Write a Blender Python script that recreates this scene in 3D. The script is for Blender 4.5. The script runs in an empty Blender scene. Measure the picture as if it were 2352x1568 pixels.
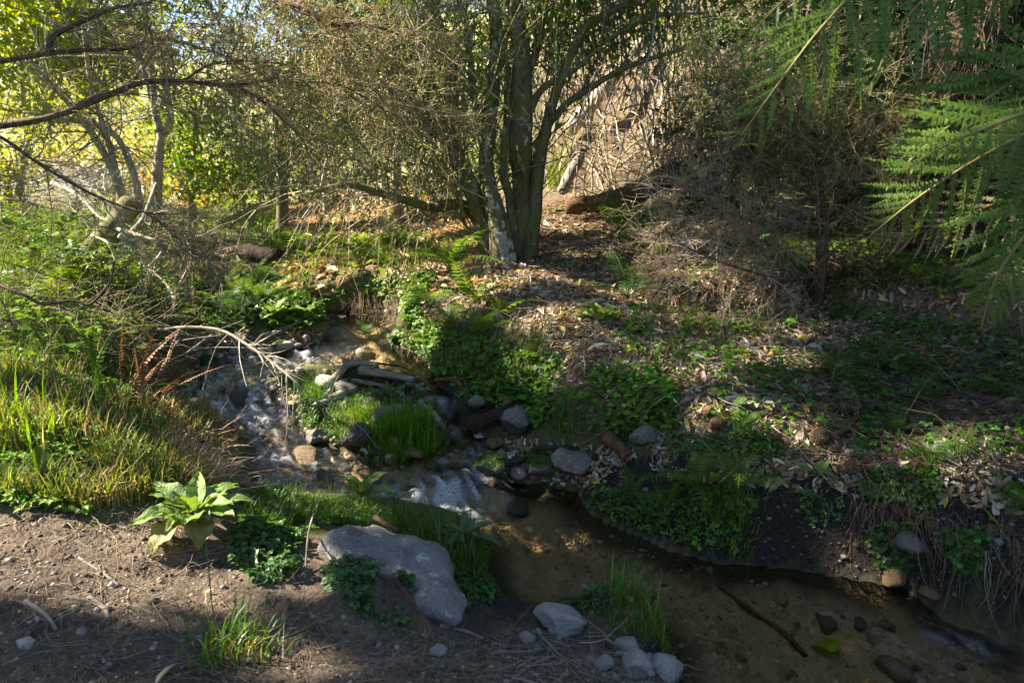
import bpy, math, random
import numpy as np
from mathutils import Vector, Matrix

SC = bpy.context.scene
COL = SC.collection
RNG = np.random.default_rng(7)

# ------------------------------------------------------------------ camera
CAM_Z, PITCH, LENS = 1.75, math.radians(14), 24.0
cam_d = bpy.data.cameras.new('camera')
cam_d.lens = LENS; cam_d.sensor_width = 36; cam_d.clip_end = 600; cam_d.clip_start = 0.05
cam_d.dof.use_dof = True; cam_d.dof.focus_distance = 3.6; cam_d.dof.aperture_fstop = 4.0
cam = bpy.data.objects.new('camera', cam_d); COL.objects.link(cam)
cam.location = (0, 0, CAM_Z); cam.rotation_euler = (math.pi/2 - PITCH, 0, 0)
SC.camera = cam

# ------------------------------------------------------------------ sky and sun
SUN_EL, SUN_AZ = math.radians(40), math.radians(-84)      # azimuth clockwise from +Y (the view direction)
SUN = np.array([math.sin(SUN_AZ)*math.cos(SUN_EL), math.cos(SUN_AZ)*math.cos(SUN_EL), math.sin(SUN_EL)])
world = bpy.data.worlds.new('World'); SC.world = world; world.use_nodes = True
wn = world.node_tree; wn.nodes.clear()
sky = wn.nodes.new('ShaderNodeTexSky'); sky.sky_type = 'NISHITA'; sky.sun_disc = False
sky.sun_elevation = SUN_EL; sky.sun_rotation = SUN_AZ; sky.altitude = 100; sky.air_density = 1.0; sky.dust_density = 0.4
bg = wn.nodes.new('ShaderNodeBackground'); bg.inputs['Strength'].default_value = 0.053
wo = wn.nodes.new('ShaderNodeOutputWorld')
wn.links.new(sky.outputs[0], bg.inputs[0]); wn.links.new(bg.outputs[0], wo.inputs[0])
sun_d = bpy.data.lights.new('sun', 'SUN'); sun_d.energy = 5.0; sun_d.angle = math.radians(0.6); sun_d.color = (1.0, 0.9, 0.74)
sun = bpy.data.objects.new('sun', sun_d); COL.objects.link(sun)
sun.rotation_euler = Vector(SUN).to_track_quat('Z', 'Y').to_euler(); sun.location = (-10, 0, 12)

vs = SC.view_settings
SC.display_settings.display_device = 'sRGB'
vs.view_transform = 'Standard'; vs.look = 'None'; vs.gamma = 1; vs.use_curve_mapping = False
vs.exposure = 2.55
SC.render.engine = 'CYCLES'
cy = SC.cycles
cy.use_denoising = True; cy.max_bounces = 8; cy.diffuse_bounces = 3; cy.glossy_bounces = 3
cy.transmission_bounces = 5; cy.transparent_max_bounces = 8; cy.caustics_reflective = False; cy.caustics_refractive = False
cy.sample_clamp_indirect = 6
try: cy.denoising_prefilter = 'ACCURATE'
except Exception: pass

# ------------------------------------------------------------------ maths helpers
FN = LENS/36.0
CP, SP = math.cos(PITCH), math.sin(PITCH)
def ray(px, py):
    px = np.asarray(px, float); py = np.asarray(py, float)
    u = (px-1176)/2352/FN; v = (784-py)/2352/FN
    return np.stack([u, CP+v*SP, -SP+v*CP], -1)
def at(px, py, Y):
    d = ray(px, py); Y = np.asarray(Y, float)
    return d*(Y/d[..., 1])[..., None] + np.array([0, 0, CAM_Z])
def at_z(px, py, z):
    d = ray(px, py); t = (z-CAM_Z)/d[2]
    return d*t + np.array([0, 0, CAM_Z])
def project(P):
    P = np.asarray(P, float); r = P-np.array([0, 0, CAM_Z])
    f = r[..., 1]*CP - r[..., 2]*SP; up = r[..., 1]*SP + r[..., 2]*CP
    f = np.where(f < 1e-3, 1e-3, f)
    return np.stack([1176+r[..., 0]/f*FN*2352, 784-up/f*FN*2352], -1)
def in_poly(pts, poly):
    x, y = pts[..., 0], pts[..., 1]; inside = np.zeros(x.shape, bool)
    n = len(poly); j = n-1
    for i in range(n):
        xi, yi = poly[i][0], poly[i][1]; xj, yj = poly[j][0], poly[j][1]
        if yi != yj:
            c = ((yi > y) != (yj > y)) & (x < (xj-xi)*(y-yi)/(yj-yi)+xi)
            inside ^= c
        j = i
    return inside
def dist_poly(pts, poly, closed=True):
    best = np.full(pts.shape[:-1], 1e9); n = len(poly)
    for i in range(n if closed else n-1):
        a = np.array(poly[i][:2]); b = np.array(poly[(i+1) % n][:2]); ab = b-a
        t = np.clip(((pts-a)@ab)/max(ab@ab, 1e-9), 0, 1)
        d = np.linalg.norm(pts-a-t[..., None]*ab, axis=-1); best = np.minimum(best, d)
    return best
def sstep(a, b, x):
    t = np.clip((x-a)/(b-a), 0, 1); return t*t*(3-2*t)
def _hash(ix, iy, iz, seed):
    h = (ix.astype(np.uint32)*np.uint32(374761393)) ^ (iy.astype(np.uint32)*np.uint32(668265263)) ^ (iz.astype(np.uint32)*np.uint32(2147483647)) ^ np.uint32(seed*974711+11)
    h = (h ^ (h >> np.uint32(13)))*np.uint32(1274126177); h = h ^ (h >> np.uint32(16))
    h = h*np.uint32(2246822519); h = h ^ (h >> np.uint32(15))
    return (h & np.uint32(0xffffff)).astype(float)/float(0xffffff)*2-1
def vnoise(P, seed=0):
    P = np.asarray(P, float); i = np.floor(P).astype(np.int64); f = P-i; f = f*f*(3-2*f)
    o = 0
    for dx in (0, 1):
        for dy in (0, 1):
            for dz in (0, 1):
                w = (f[..., 0] if dx else 1-f[..., 0])*(f[..., 1] if dy else 1-f[..., 1])*(f[..., 2] if dz else 1-f[..., 2])
                o = o+w*_hash(i[..., 0]+dx, i[..., 1]+dy, i[..., 2]+dz, seed)
    return o
def fbm(P, octv=4, seed=0, gain=.5):
    P = np.asarray(P, float); a, s, o = 1.0, 1.0, 0
    for k in range(octv):
        o = o+a*vnoise(P*s+k*17.3, seed+k); a *= gain; s *= 2.03
    return o
def n2(x, y, s, octv=3, seed=0):
    return fbm(np.stack([x*s, y*s, np.zeros_like(x)+seed*3.7], -1), octv, seed)
def unit(v):
    return v/np.maximum(np.linalg.norm(v, axis=-1, keepdims=True), 1e-9)
def basis(X, Zhint):                     # columns: x along X, z close to Zhint
    X = unit(X); Y = unit(np.cross(Zhint, X)); Z = np.cross(X, Y)
    return np.stack([X, Y, Z], -1)
def rvec(n, rng=RNG):
    return unit(rng.normal(size=(n, 3)))
def rcol(n, base, v=.18, h=.06, rng=RNG):  # per-piece colour variation
    b = np.asarray(base, float); k = np.exp(rng.normal(0, v, (n, 1)))
    return np.clip(b*k*np.exp(rng.normal(0, h, (n, 3))), 0, 1)

# ------------------------------------------------------------------ mesh buffer
class Buf:
    def __init__(s): s.v, s.q, s.t, s.c, s.n = [], [], [], [], 0
    def add(s, V, F, C=(1, 1, 1)):
        V = np.asarray(V, float).reshape(-1, 3); m = len(V)
        C = np.asarray(C, float)
        if C.ndim == 1: C = np.tile(C, (m, 1))
        s.v.append(V); s.c.append(C)
        for f in (F if isinstance(F, (list, tuple)) else [F]):
            f = np.asarray(f, np.int64)
            if len(f): (s.q if f.shape[1] == 4 else s.t).append(f+s.n)
        s.n += m; return s
    def bake(s, T, R, O, C):             # template T=(verts, faces list), R (k,3,3), O (k,3), C (k,3)
        V, F = T; k, m = len(O), len(V)
        if k == 0: return s
        W = np.einsum('kij,mj->kmi', R, V)+O[:, None]
        F = F if isinstance(F, list) else [F]
        FF = [(f[None]+(np.arange(k)*m)[:, None, None]).reshape(-1, f.shape[1]) for f in F]
        return s.add(W.reshape(-1, 3), FF, np.repeat(np.asarray(C, float), m, 0))
    def mesh(s, name, smooth=False):
        me = bpy.data.meshes.new(name)
        V = np.concatenate(s.v) if s.v else np.zeros((0, 3)); C = np.concatenate(s.c) if s.c else np.zeros((0, 3))
        Q = np.concatenate(s.q) if s.q else np.zeros((0, 4), int); T = np.concatenate(s.t) if s.t else np.zeros((0, 3), int)
        me.vertices.add(len(V)); me.vertices.foreach_set('co', V.astype(np.float32).ravel())
        L = np.concatenate([Q.ravel(), T.ravel()]).astype(np.int32)
        me.loops.add(len(L)); me.loops.foreach_set('vertex_index', L)
        st = np.concatenate([np.arange(len(Q))*4, len(Q)*4+np.arange(len(T))*3]).astype(np.int32)
        me.polygons.add(len(st)); me.polygons.foreach_set('loop_start', st)
        me.update(calc_edges=True)
        if smooth: me.polygons.foreach_set('use_smooth', np.ones(len(st), bool))
        a = me.color_attributes.new('Col', 'FLOAT_COLOR', 'POINT')
        a.data.foreach_set('color', np.concatenate([C, np.ones((len(C), 1))], 1).astype(np.float32).ravel())
        return me
    def build(s, name, m, parent=None, smooth=False):
        me = s.mesh(name, smooth); me.materials.append(m)
        return put(name, me, parent)
def put(name, me, parent=None, loc=None, rot=None, scale=None):
    o = bpy.data.objects.new(name, me); COL.objects.link(o)
    if parent is not None: o.parent = parent
    if loc is not None: o.location = loc
    if rot is not None: o.rotation_euler = rot
    if scale is not None: o.scale = (scale,)*3 if np.isscalar(scale) else scale
    return o
def tag(o, label=None, cat=None, group=None, kind=None):
    if label: o['label'] = label
    if cat: o['category'] = cat
    if group: o['group'] = group
    if kind: o['kind'] = kind
    return o
def empty(name, loc, label, cat, group=None):
    o = bpy.data.objects.new(name, None); COL.objects.link(o); o.location = loc
    o.empty_display_size = .1
    return tag(o, label, cat, group)
def put_world(o, parent):                # parent without moving: parents here are only translated
    o.parent = parent; o.location = -Vector(parent.location)

# ------------------------------------------------------------------ tubes and strands
def strands(P, R, sides=3, twist=0.0):   # P (n,k,3), R (n,k) -> verts, quads
    n, k, _ = P.shape
    Tn = unit(np.gradient(P, axis=1))
    ref = np.where(np.abs(Tn[:, :1, 2:3]).mean(1, keepdims=True) > .8, np.array([1., .1, 0]), np.array([.05, .1, 1.]))
    N = unit(np.cross(Tn, np.broadcast_to(ref, Tn.shape))); B = np.cross(Tn, N)
    a = np.arange(sides)/sides*2*np.pi+twist
    V = P[:, :, None]+R[:, :, None, None]*(np.cos(a)[:, None]*N[:, :, None]+np.sin(a)[:, None]*B[:, :, None])
    i = np.arange(n)[:, None, None]*k*sides; j = np.arange(k-1)[None, :, None]*sides; s = np.arange(sides)[None, None]
    s2 = (s+1) % sides
    Q = np.stack([i+j+s, i+j+s2, i+j+sides+s2, i+j+sides+s], -1).reshape(-1, 4)
    return V.reshape(-1, 3), Q
def smooth_path(pts, k=24, rng=RNG, wob=0.0):
    pts = np.asarray(pts, float); m = len(pts)
    d = np.concatenate([[0], np.cumsum(np.linalg.norm(np.diff(pts, axis=0), axis=1))]); d /= d[-1]
    t = np.linspace(0, 1, k)
    ext = np.vstack([2*pts[0]-pts[1], pts, 2*pts[-1]-pts[-2]]); de = np.concatenate([[-d[1]], d, [2-d[-2]]])
    out = np.zeros((k, pts.shape[1]))
    for i, tt in enumerate(t):
        s = min(max(np.searchsorted(d, tt, side='right')-1, 0), m-2)
        u = (tt-d[s])/max(d[s+1]-d[s], 1e-9); p0, p1, p2, p3 = ext[s], ext[s+1], ext[s+2], ext[s+3]
        out[i] = .5*(2*p1+(p2-p0)*u+(2*p0-5*p1+4*p2-p3)*u*u+(3*p1-p0-3*p2+p3)*u**3)
    if wob:
        w = rng.normal(0, wob, (k, 3)); w[0] = 0; out[:, :3] += w
    return out
def limb(buf, pts, r0, r1, k=24, sides=10, rough=.12, seed=0, col=(1, 1, 1), flare=0.0, power=1.0, cap=False):
    P = smooth_path(pts, k); t = np.linspace(0, 1, k)
    R = r0+(r1-r0)*t**power; R = R*(1+flare*np.exp(-t*9))
    V, Q = strands(P[None], R[None], sides)
    if rough:
        c = np.repeat(P, sides, 0); rr = np.repeat(R, sides)
        nn = fbm(V*np.array([9, 9, 4])/max(.4+8*r0, .3)+seed*5.1, 3, seed)
        V = c+(V-c)*(1+rough*nn)[:, None]
    F = [Q]
    if cap:
        n = len(V); V = np.vstack([V, P[:1], P[-1:]]); s = np.arange(sides); s2 = (s+1) % sides
        F.append(np.stack([s2, s, np.full(sides, n)], -1)); F.append(np.stack([s+(k-1)*sides, s2+(k-1)*sides, np.full(sides, n+1)], -1))
    buf.add(V, F, col); return P
def wander(S, D, L, k, curl, grav, rng=RNG):  # n wandering paths
    n = len(S); P = np.zeros((n, k, 3)); P[:, 0] = S; d = unit(np.asarray(D, float)); st = (np.asarray(L, float)/(k-1))
    st = np.broadcast_to(st, (n,))
    drift = rvec(n, rng)
    for i in range(1, k):
        d = unit(d+rng.normal(0, curl, (n, 3))+drift*curl*.5+np.array([0, 0, grav]))
        P[:, i] = P[:, i-1]+d*st[:, None]
    return P
def taper(n, k, r0, r1):
    t = np.linspace(0, 1, k)[None]; r0 = np.broadcast_to(np.asarray(r0, float), (n,))[:, None]
    return r0*(1-t)+r0*r1*t

# ------------------------------------------------------------------ materials
class NT:
    def __init__(s, name):
        s.m = bpy.data.materials.new(name); s.m.use_nodes = True; s.t = s.m.node_tree; s.t.nodes.clear()
        s.out = s.n('ShaderNodeOutputMaterial')
    def n(s, ty, **kw):
        nd = s.t.nodes.new(ty)
        for k, v in kw.items():
            if k in nd.inputs if isinstance(k, str) else False: nd.inputs[k].default_value = v
            else: setattr(nd, k, v)
        return nd
    def l(s, a, b): s.t.links.new(a, b)
    def pos(s): return s.n('ShaderNodeNewGeometry').outputs['Position']
    def objc(s): return s.n('ShaderNodeTexCoord').outputs['Object']
    def noise(s, vec, scale, detail=4, rough=.55, dist=0):
        nd = s.n('ShaderNodeTexNoise'); nd.inputs['Scale'].default_value = scale; nd.inputs['Detail'].default_value = detail
        nd.inputs['Roughness'].default_value = rough; nd.inputs['Distortion'].default_value = dist
        if vec is not None: s.l(vec, nd.inputs['Vector'])
        return nd
    def ramp(s, fac, stops, interp='LINEAR'):
        nd = s.n('ShaderNodeValToRGB'); nd.color_ramp.interpolation = interp; e = nd.color_ramp.elements
        while len(e) > 1: e.remove(e[-1])
        for i, (p, c) in enumerate(stops):
            x = e[0] if i == 0 else e.new(p); x.position = p
            x.color = (c, c, c, 1) if np.isscalar(c) else (*c, 1)
        s.l(fac, nd.inputs[0]); return nd.outputs[0]
    def mix(s, fac, a, b, mode='MIX'):
        nd = s.n('ShaderNodeMix'); nd.data_type = 'RGBA'; nd.blend_type = mode
        for v, k in ((fac, 0), (a, 6), (b, 7)):
            if hasattr(v, 'is_linked') or hasattr(v, 'links'): s.l(v, nd.inputs[k])
            elif k == 0: nd.inputs[0].default_value = v
            else: nd.inputs[k].default_value = (*v, 1)
        return nd.outputs[2]
    def math(s, op, a, b=0.0, clamp=False):
        nd = s.n('ShaderNodeMath'); nd.operation = op; nd.use_clamp = clamp
        for i, v in enumerate((a, b)):
            if hasattr(v, 'links'): s.l(v, nd.inputs[i])
            else: nd.inputs[i].default_value = v
        return nd.outputs[0]
    def attr(s, name): return s.n('ShaderNodeAttribute', attribute_name=name)
    def bump(s, h, strength=.5, dist=.01, prev=None):
        nd = s.n('ShaderNodeBump'); nd.inputs['Strength'].default_value = strength; nd.inputs['Distance'].default_value = dist
        s.l(h, nd.inputs['Height'])
        if prev is not None: s.l(prev, nd.inputs['Normal'])
        return nd.outputs[0]
    def principled(s, col, rough=.8, normal=None, spec=.3):
        b = s.n('ShaderNodeBsdfPrincipled')
        if hasattr(col, 'links'): s.l(col, b.inputs['Base Color'])
        else: b.inputs['Base Color'].default_value = (*col, 1)
        if hasattr(rough, 'links'): s.l(rough, b.inputs['Roughness'])
        else: b.inputs['Roughness'].default_value = rough
        b.inputs['Specular IOR Level'].default_value = spec
        if normal is not None: s.l(normal, b.inputs['Normal'])
        return b
    def done(s, sh): s.l(sh, s.out.inputs[0]); return s.m
def scale_vec(t, vec, sc):
    mp = t.n('ShaderNodeMapping'); mp.inputs['Scale'].default_value = sc; t.l(vec, mp.inputs['Vector']); return mp.outputs[0]

def leaf_mat(name, transl=.45, gloss=.035, rough=.4, tint=(1.25, 1.15, .45), noise_sc=30):
    t = NT(name); a = t.attr('Col'); nz = t.noise(t.objc(), noise_sc, 2)
    col = t.mix(1.0, a.outputs['Color'], t.ramp(nz.outputs[0], [(.3, .8), (.7, 1.15)]), 'MULTIPLY')
    hs = t.n('ShaderNodeHueSaturation'); hs.inputs['Saturation'].default_value = 1.12; hs.inputs['Value'].default_value = 1.22; t.l(col, hs.inputs['Color']); col = hs.outputs[0]
    d = t.n('ShaderNodeBsdfDiffuse'); t.l(col, d.inputs[0])
    tr = t.n('ShaderNodeBsdfTranslucent'); t.l(t.mix(1.0, col, tint, 'MULTIPLY'), tr.inputs[0])
    m1 = t.n('ShaderNodeMixShader'); m1.inputs[0].default_value = transl; t.l(d.outputs[0], m1.inputs[1]); t.l(tr.outputs[0], m1.inputs[2])
    if not gloss: return t.done(m1.outputs[0])
    g = t.n('ShaderNodeBsdfGlossy'); g.inputs['Roughness'].default_value = rough; g.inputs[0].default_value = (1, 1, 1, 1)
    m2 = t.n('ShaderNodeMixShader'); m2.inputs[0].default_value = gloss; t.l(m1.outputs[0], m2.inputs[1]); t.l(g.outputs[0], m2.inputs[2])
    return t.done(m2.outputs[0])
M = {}
M['leaf'] = leaf_mat('green_leaf'); M['herb'] = leaf_mat('herb_leaf', .38, .025, .45)
M['fern'] = leaf_mat('fern_leaf', .45, .018, .5)
M['grass'] = leaf_mat('grass_blade', .48, .025, .45); M['dry'] = leaf_mat('dry_leaf', .22, .03, .6, (1.1, 1, .8))
def bark_mat(name, dark, light, moss=None, mossamt=.5, lich=None, sc=14, stretch=(1, 1, .25), bumpd=.012):
    t = NT(name); p = t.objc(); v = scale_vec(t, p, stretch)
    n1 = t.noise(v, sc, 6, .65); n2_ = t.noise(p, sc*.35, 4, .6)
    col = t.ramp(n1.outputs[0], [(.3, dark), (.7, light)])
    if moss is not None:
        col = t.mix(t.ramp(n2_.outputs[0], [(.62-.28*mossamt, 0), (.72-.22*mossamt, .9)]), col, moss)
    if lich is not None:
        n3 = t.noise(p, sc*.55, 5, .7); col = t.mix(t.ramp(n3.outputs[0], [(.6, 0), (.63, .8)]), col, lich)
    col = t.mix(1.0, col, t.attr('Col').outputs['Color'], 'MULTIPLY')
    return t.done(t.principled(col, .9, t.bump(n1.outputs[0], .9, bumpd), .15).outputs[0])
M['bark_moss'] = bark_mat('mossy_bark', (.05, .04, .024), (.19, .155, .10), (.12, .13, .035), .7, (.32, .32, .25))
M['bark_kanuka'] = bark_mat('kanuka_bark', (.045, .028, .02), (.17, .11, .075), sc=30)
M['bark_pale'] = bark_mat('pale_bark', (.20, .16, .11), (.48, .42, .34), (.10, .1, .04), .25, sc=18)
M['bark_fern'] = bark_mat('tree_fern_bark', (.018, .011, .007), (.09, .05, .03), sc=40, stretch=(1, 1, .12), bumpd=.03)
M['wood_grey'] = bark_mat('weathered_wood', (.10, .085, .065), (.33, .29, .235), sc=26, stretch=(.3, .3, 2.2))
M['wood_brown'] = bark_mat('brown_wood', (.04, .022, .012), (.17, .095, .05), sc=24)
M['wood_wet'] = bark_mat('wet_wood', (.012, .008, .006), (.06, .04, .028), sc=24)
M['twig'] = bark_mat('twig_bark', (.6, .6, .6), (1, 1, 1), sc=60, bumpd=.002)
# ------------------------------------------------------------------ land form
CTRL = []
def cz(px, py, z): CTRL.append(at_z(px, py, z))
def cy_(px, py, Y): CTRL.append(at(px, py, Y))
for a in [(100,1560,.42),(600,1560,.38),(1100,1560,.28),(1450,1560,.13),(1540,1480,.04),(100,1250,.48),(300,1150,.5),(500,1300,.38),
          (700,1420,.32),(950,1460,.24),(1200,1480,.12),(850,1290,.27),(650,1170,.22),(800,1165,.2),(1000,1240,.15),(1090,1320,.1),(1130,1400,.06),
          (50,1050,.6),(250,1000,.6),(450,1000,.38),(530,1075,.24),(50,850,.7),(250,850,.66),(360,840,.47),(100,700,.95),(280,700,.86),(380,740,.56),
          (600,785,.43),(480,795,.42),(800,700,.62),(650,705,.65),(620,650,.75),(850,650,.78),(430,700,.62),
          (1000,720,.7),(985,790,.5),(1050,850,.45),(1150,700,.82),(1300,850,.60),(1500,800,.72),(1300,950,.42),(1600,950,.56),(1900,900,.62),(2200,900,.68),(1700,850,.66),
          (1100,930,.36),(1180,980,.3),(1500,1040,.32),(1750,1060,.4),(2000,1080,.45),(2300,1110,.5),(1210,1000,.22),(1370,1050,.2),
          (1500,1150,.12),(1750,1180,.22),(2050,1220,.25),(2300,1300,.25)]: cz(*a)
for a in [(200,600,6.4),(40,560,7.6),(320,520,9.5),(100,500,11),(500,460,20),(300,470,16),(40,460,15),(500,560,8.3),(560,520,10.5),
          (900,560,8.6),(760,560,8.8),(700,480,13),(1165,592,6.6),(1300,640,5.9),(1500,650,5.6),(1700,690,5.1),(1900,620,5.5),(2100,590,5.3),(2340,600,4.9),
          (1900,725,4.45),(2200,740,3.95),(1550,720,4.9),
          (1400,430,8.6),(1300,300,10.6),(1500,200,11.2),(1500,0,13),(1800,300,8.6),(1800,0,11),(2200,200,7.6),(1700,500,6.9),(2200,450,6.0),(2340,0,9),
          (900,400,14),(750,430,16),(1000,200,17),(1080,480,9.2),(1250,470,8.2)]: cy_(*a)
CTRL += [np.array(p, float) for p in [(7,3,2.4),(7,0,2.0),(4.4,1.2,.7),(10,6,4.6),(12,12,6.8),(6,15,5.6),(3,17,4.6),(0,19,3.6),(-3,21,2.2),
         (-4,1,.8),(-5,4,1.2),(-7,8,1.4),(-9,14,1.4),(-13,10,2.2),(0,-3,.5),(3,-3,.3),(-4,-3,.8),(2.6,.6,-.15),(3.4,-.4,-.1),(-10,0,2),(14,0,5),(16,18,9),(-14,20,2),(-6,26,1.4),(4,26,6)]]
CTRL = np.array(CTRL)
def tps_fit(XY, Z, lam=.004):
    n = len(XY); d = np.linalg.norm(XY[:, None]-XY[None], axis=-1)
    K = np.where(d > 0, d*d*np.log(np.maximum(d, 1e-9)), 0)+lam*np.eye(n); Pm = np.hstack([np.ones((n, 1)), XY])
    A = np.block([[K, Pm], [Pm.T, np.zeros((3, 3))]])
    return np.linalg.solve(A, np.concatenate([Z, np.zeros(3)]))
_w = tps_fit(CTRL[:, :2], CTRL[:, 2])
def tps(x, y):
    sh = x.shape; q = np.stack([x.ravel(), y.ravel()], -1); o = np.empty(len(q))
    for i in range(0, len(q), 40000):
        qq = q[i:i+40000]; d = np.linalg.norm(qq[:, None]-CTRL[None, :, :2], axis=-1)
        o[i:i+40000] = np.where(d > 0, d*d*np.log(np.maximum(d, 1e-9)), 0)@_w[:-3]+_w[-3]+qq@_w[-2:]
    return o.reshape(sh)

# water outlines traced along the two shores: (px, py, level)
W_MAIN = [(1570,1640,0),(1550,1540,0),(1545,1480,0),(1500,1415,0),(1420,1352,0),(1330,1380,0),(1240,1408,0),(1160,1370,0),(1122,1320,0),(1112,1250,0),(1085,1215,0),(1000,1195,.0),(890,1187,.01),
          (868,1160,.1),(780,1140,.12),(650,1132,.12),(560,1135,.12),(548,1095,.13),(600,1050,.15),(560,1000,.18),(490,960,.22),(432,930,.26),(408,900,.29),(432,862,.32),
          (480,830,.34),(600,818,.36),(690,805,.38),(735,782,.41),(758,748,.47),(728,735,.49),(735,713,.53),
          (860,700,.54),(930,715,.53),(925,750,.47),(895,772,.43),(905,795,.39),(965,815,.37),(1000,850,.35),(1005,885,.34),(1040,905,.32),(1065,960,.22),(1095,1000,.18),(1190,1030,.15),
          (1125,1062,.13),(1068,1085,.12),(1100,1108,.03),(1190,1112,0),(1330,1130,0),(1345,1175,0),(1420,1215,0),(1530,1262,0),(1640,1292,0),(1800,1302,0),(2080,1350,0),(2200,1440,-.02),(2352,1490,-.04)]
W_ISLE = [(600,880,.31),(650,860,.33),(740,842,.35),(860,850,.36),(960,868,.35),(985,895,.33),(1020,960,.22),(1022,1015,.16),(960,1035,.14),(900,1045,.14),(800,1040,.14),(720,1018,.16),(690,985,.19),(680,940,.24),(630,905,.29)]
W_FAR = [(470,640,.84),(500,600,.88),(520,585,.9),(580,588,.9),(570,610,.88),(545,640,.84)]
def wpoly(L): return [tuple(at_z(*p)) for p in L]
PM, PI_ = wpoly(W_MAIN), wpoly(W_ISLE)
PF = []
for (a_, b2, c2) in W_FAR:
    q_ = at_z(a_, b2, c2); PF.append((q_[0], q_[1], float(tps(np.array([q_[0]]), np.array([q_[1]]))[0])-.10))
PM += [(4.2, 1.3, -.06), (4.6, .2, -.08), (1.2, .2, -.05), (.95, .9, -.03)]
WPTS = np.array(PM+PI_+PF+[tuple(at_z(*p)) for p in [(950,1132,.12),(1000,1160,.01),(1040,1185,0),(1000,1100,.12),(1300,1250,0),(700,1090,.125),(620,960,.23),(560,900,.3),(650,840,.345),(820,815,.375),(880,840,.365),(840,735,.48),(1700,1400,-.01)]])
def wlevel(x, y):
    q = np.stack([x, y], -1); d = np.linalg.norm(q[..., None, :]-WPTS[:, :2], axis=-1)
    w = 1/(d+.03)**4; return (w*WPTS[:, 2]).sum(-1)/w.sum(-1)
def wdist(x, y):                          # positive inside the water
    q = np.stack([x, y], -1)
    dm = dist_poly(q, PM)*np.where(in_poly(q, PM), 1, -1); di = dist_poly(q, PI_)*np.where(in_poly(q, PI_), 1, -1)
    df = dist_poly(q, PF)*np.where(in_poly(q, PF), 1, -1)
    return np.maximum(np.minimum(dm, -di), df)

def axis(lo, hi, step, mn, mx, g=1.1):
    c = list(np.arange(lo, hi+step/2, step)); s, x, up = step, c[-1], []
    while x < mx: s *= g; x += s; up.append(x)
    s, x, dn = step, c[0], []
    while x > mn: s *= g; x -= s; dn.append(x)
    return np.array(dn[::-1]+c+up)
XS = axis(-4.2, 5.0, .033, -140, 140); YS = axis(.7, 8.0, .033, -60, 190)
GX, GY = np.meshgrid(XS, YS, indexing='ij')
# far land: a valley climbing to the upper left between two hillsides
def far_land(x, y):
    ax = -.33*(y-6)-1.0                    # valley line
    d = x-ax
    right = np.maximum(d-2, 0)*.42; left = np.maximum(-d-9, 0)*.22
    back = sstep(34, 120, y)*15
    return .55+.02*np.maximum(y, 0)+right*np.exp(-np.maximum(d, 0)/90)+left*np.exp(-np.maximum(-d, 0)/120)+back+n2(x, y, .05, 4, 9)*2.0*sstep(20, 60, np.hypot(x, y))
rr = np.hypot(GX, GY-5); bl = sstep(14, 27, rr)
near = rr < 28
T0 = np.zeros_like(GX); T0[near] = tps(GX[near], GY[near])
H = T0*(1-bl)+far_land(GX, GY)*bl
# local bumps: (px, py, level of the middle, height, radius)
hillm = sstep(1.15, 1.9, H)*(1-bl)*(GX > -1.5)
H += n2(GX, GY, 1.7, 4, 11)*.16*hillm+n2(GX, GY, 6, 3, 12)*.05*hillm
H += n2(GX, GY, 1.4, 3, 1)*.035*(1-bl)+n2(GX, GY, 5, 3, 2)*.016*sstep(0, 3, rr+1)+n2(GX, GY, 18, 3, 5)*.006
for (px, py, z, h, r) in [(880,1385,.28,.13,.15),(800,1420,.3,.05,.13),(1425,1395,.03,.15,.17),(1470,1440,.05,.08,.12),(870,790,.44,.16,.2),(150,950,.65,.12,.5)]:
    c = at_z(px, py, z); H += h*np.exp(-(((GX-c[0])**2+(GY-c[1])**2)/(r*r)))
_p = project(np.stack([GX, GY, H], -1)); _l = np.interp(_p[..., 0], [1450,1560,1700,1850,2050,2340,2450], [690,700,690,702,725,765,780])-_p[..., 1]+n2(GX, GY, 6, 2, 71)*14
H += .15*sstep(0, 12, _l)*(1-sstep(50, 190, _l))*sstep(1430, 1560, _p[..., 0])*(1-sstep(2450, 2600, _p[..., 0]))*(GY > 2)*(GY < 8)
H += (n2(GX, GY, 7, 4, 81)*.045+n2(GX, GY, 20, 3, 82)*.014)*in_poly(project(np.stack([GX, GY, H], -1)), [(1340,1030),(1700,1040),(2000,1075),(2700,1090),(2700,1500),(2100,1350),(1640,1280),(1340,1160)])*(GY > .3)
WD = np.full_like(H, -9.0); core = (GX > -5) & (GX < 6) & (GY > -.5) & (GY < 9.5)
WD[core] = wdist(GX[core], GY[core])
WL = np.zeros_like(H); WL[core] = wlevel(GX[core], GY[core])
stones = n2(GX, GY, 9, 3, 21)
bed = WL-.035-.10*sstep(0, .45, WD)+stones*.028+n2(GX, GY, 26, 2, 22)*.010
bank = WL+.012+np.clip(-WD, 0, 9)*.8
k_out = sstep(0, .11, -WD)
H = np.where(core & (WD > 0), bed, np.where(core & (WD > -.11), (1-k_out)*np.minimum(bank, np.maximum(H, bank))+k_out*np.maximum(H, WL+.02), H))

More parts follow.
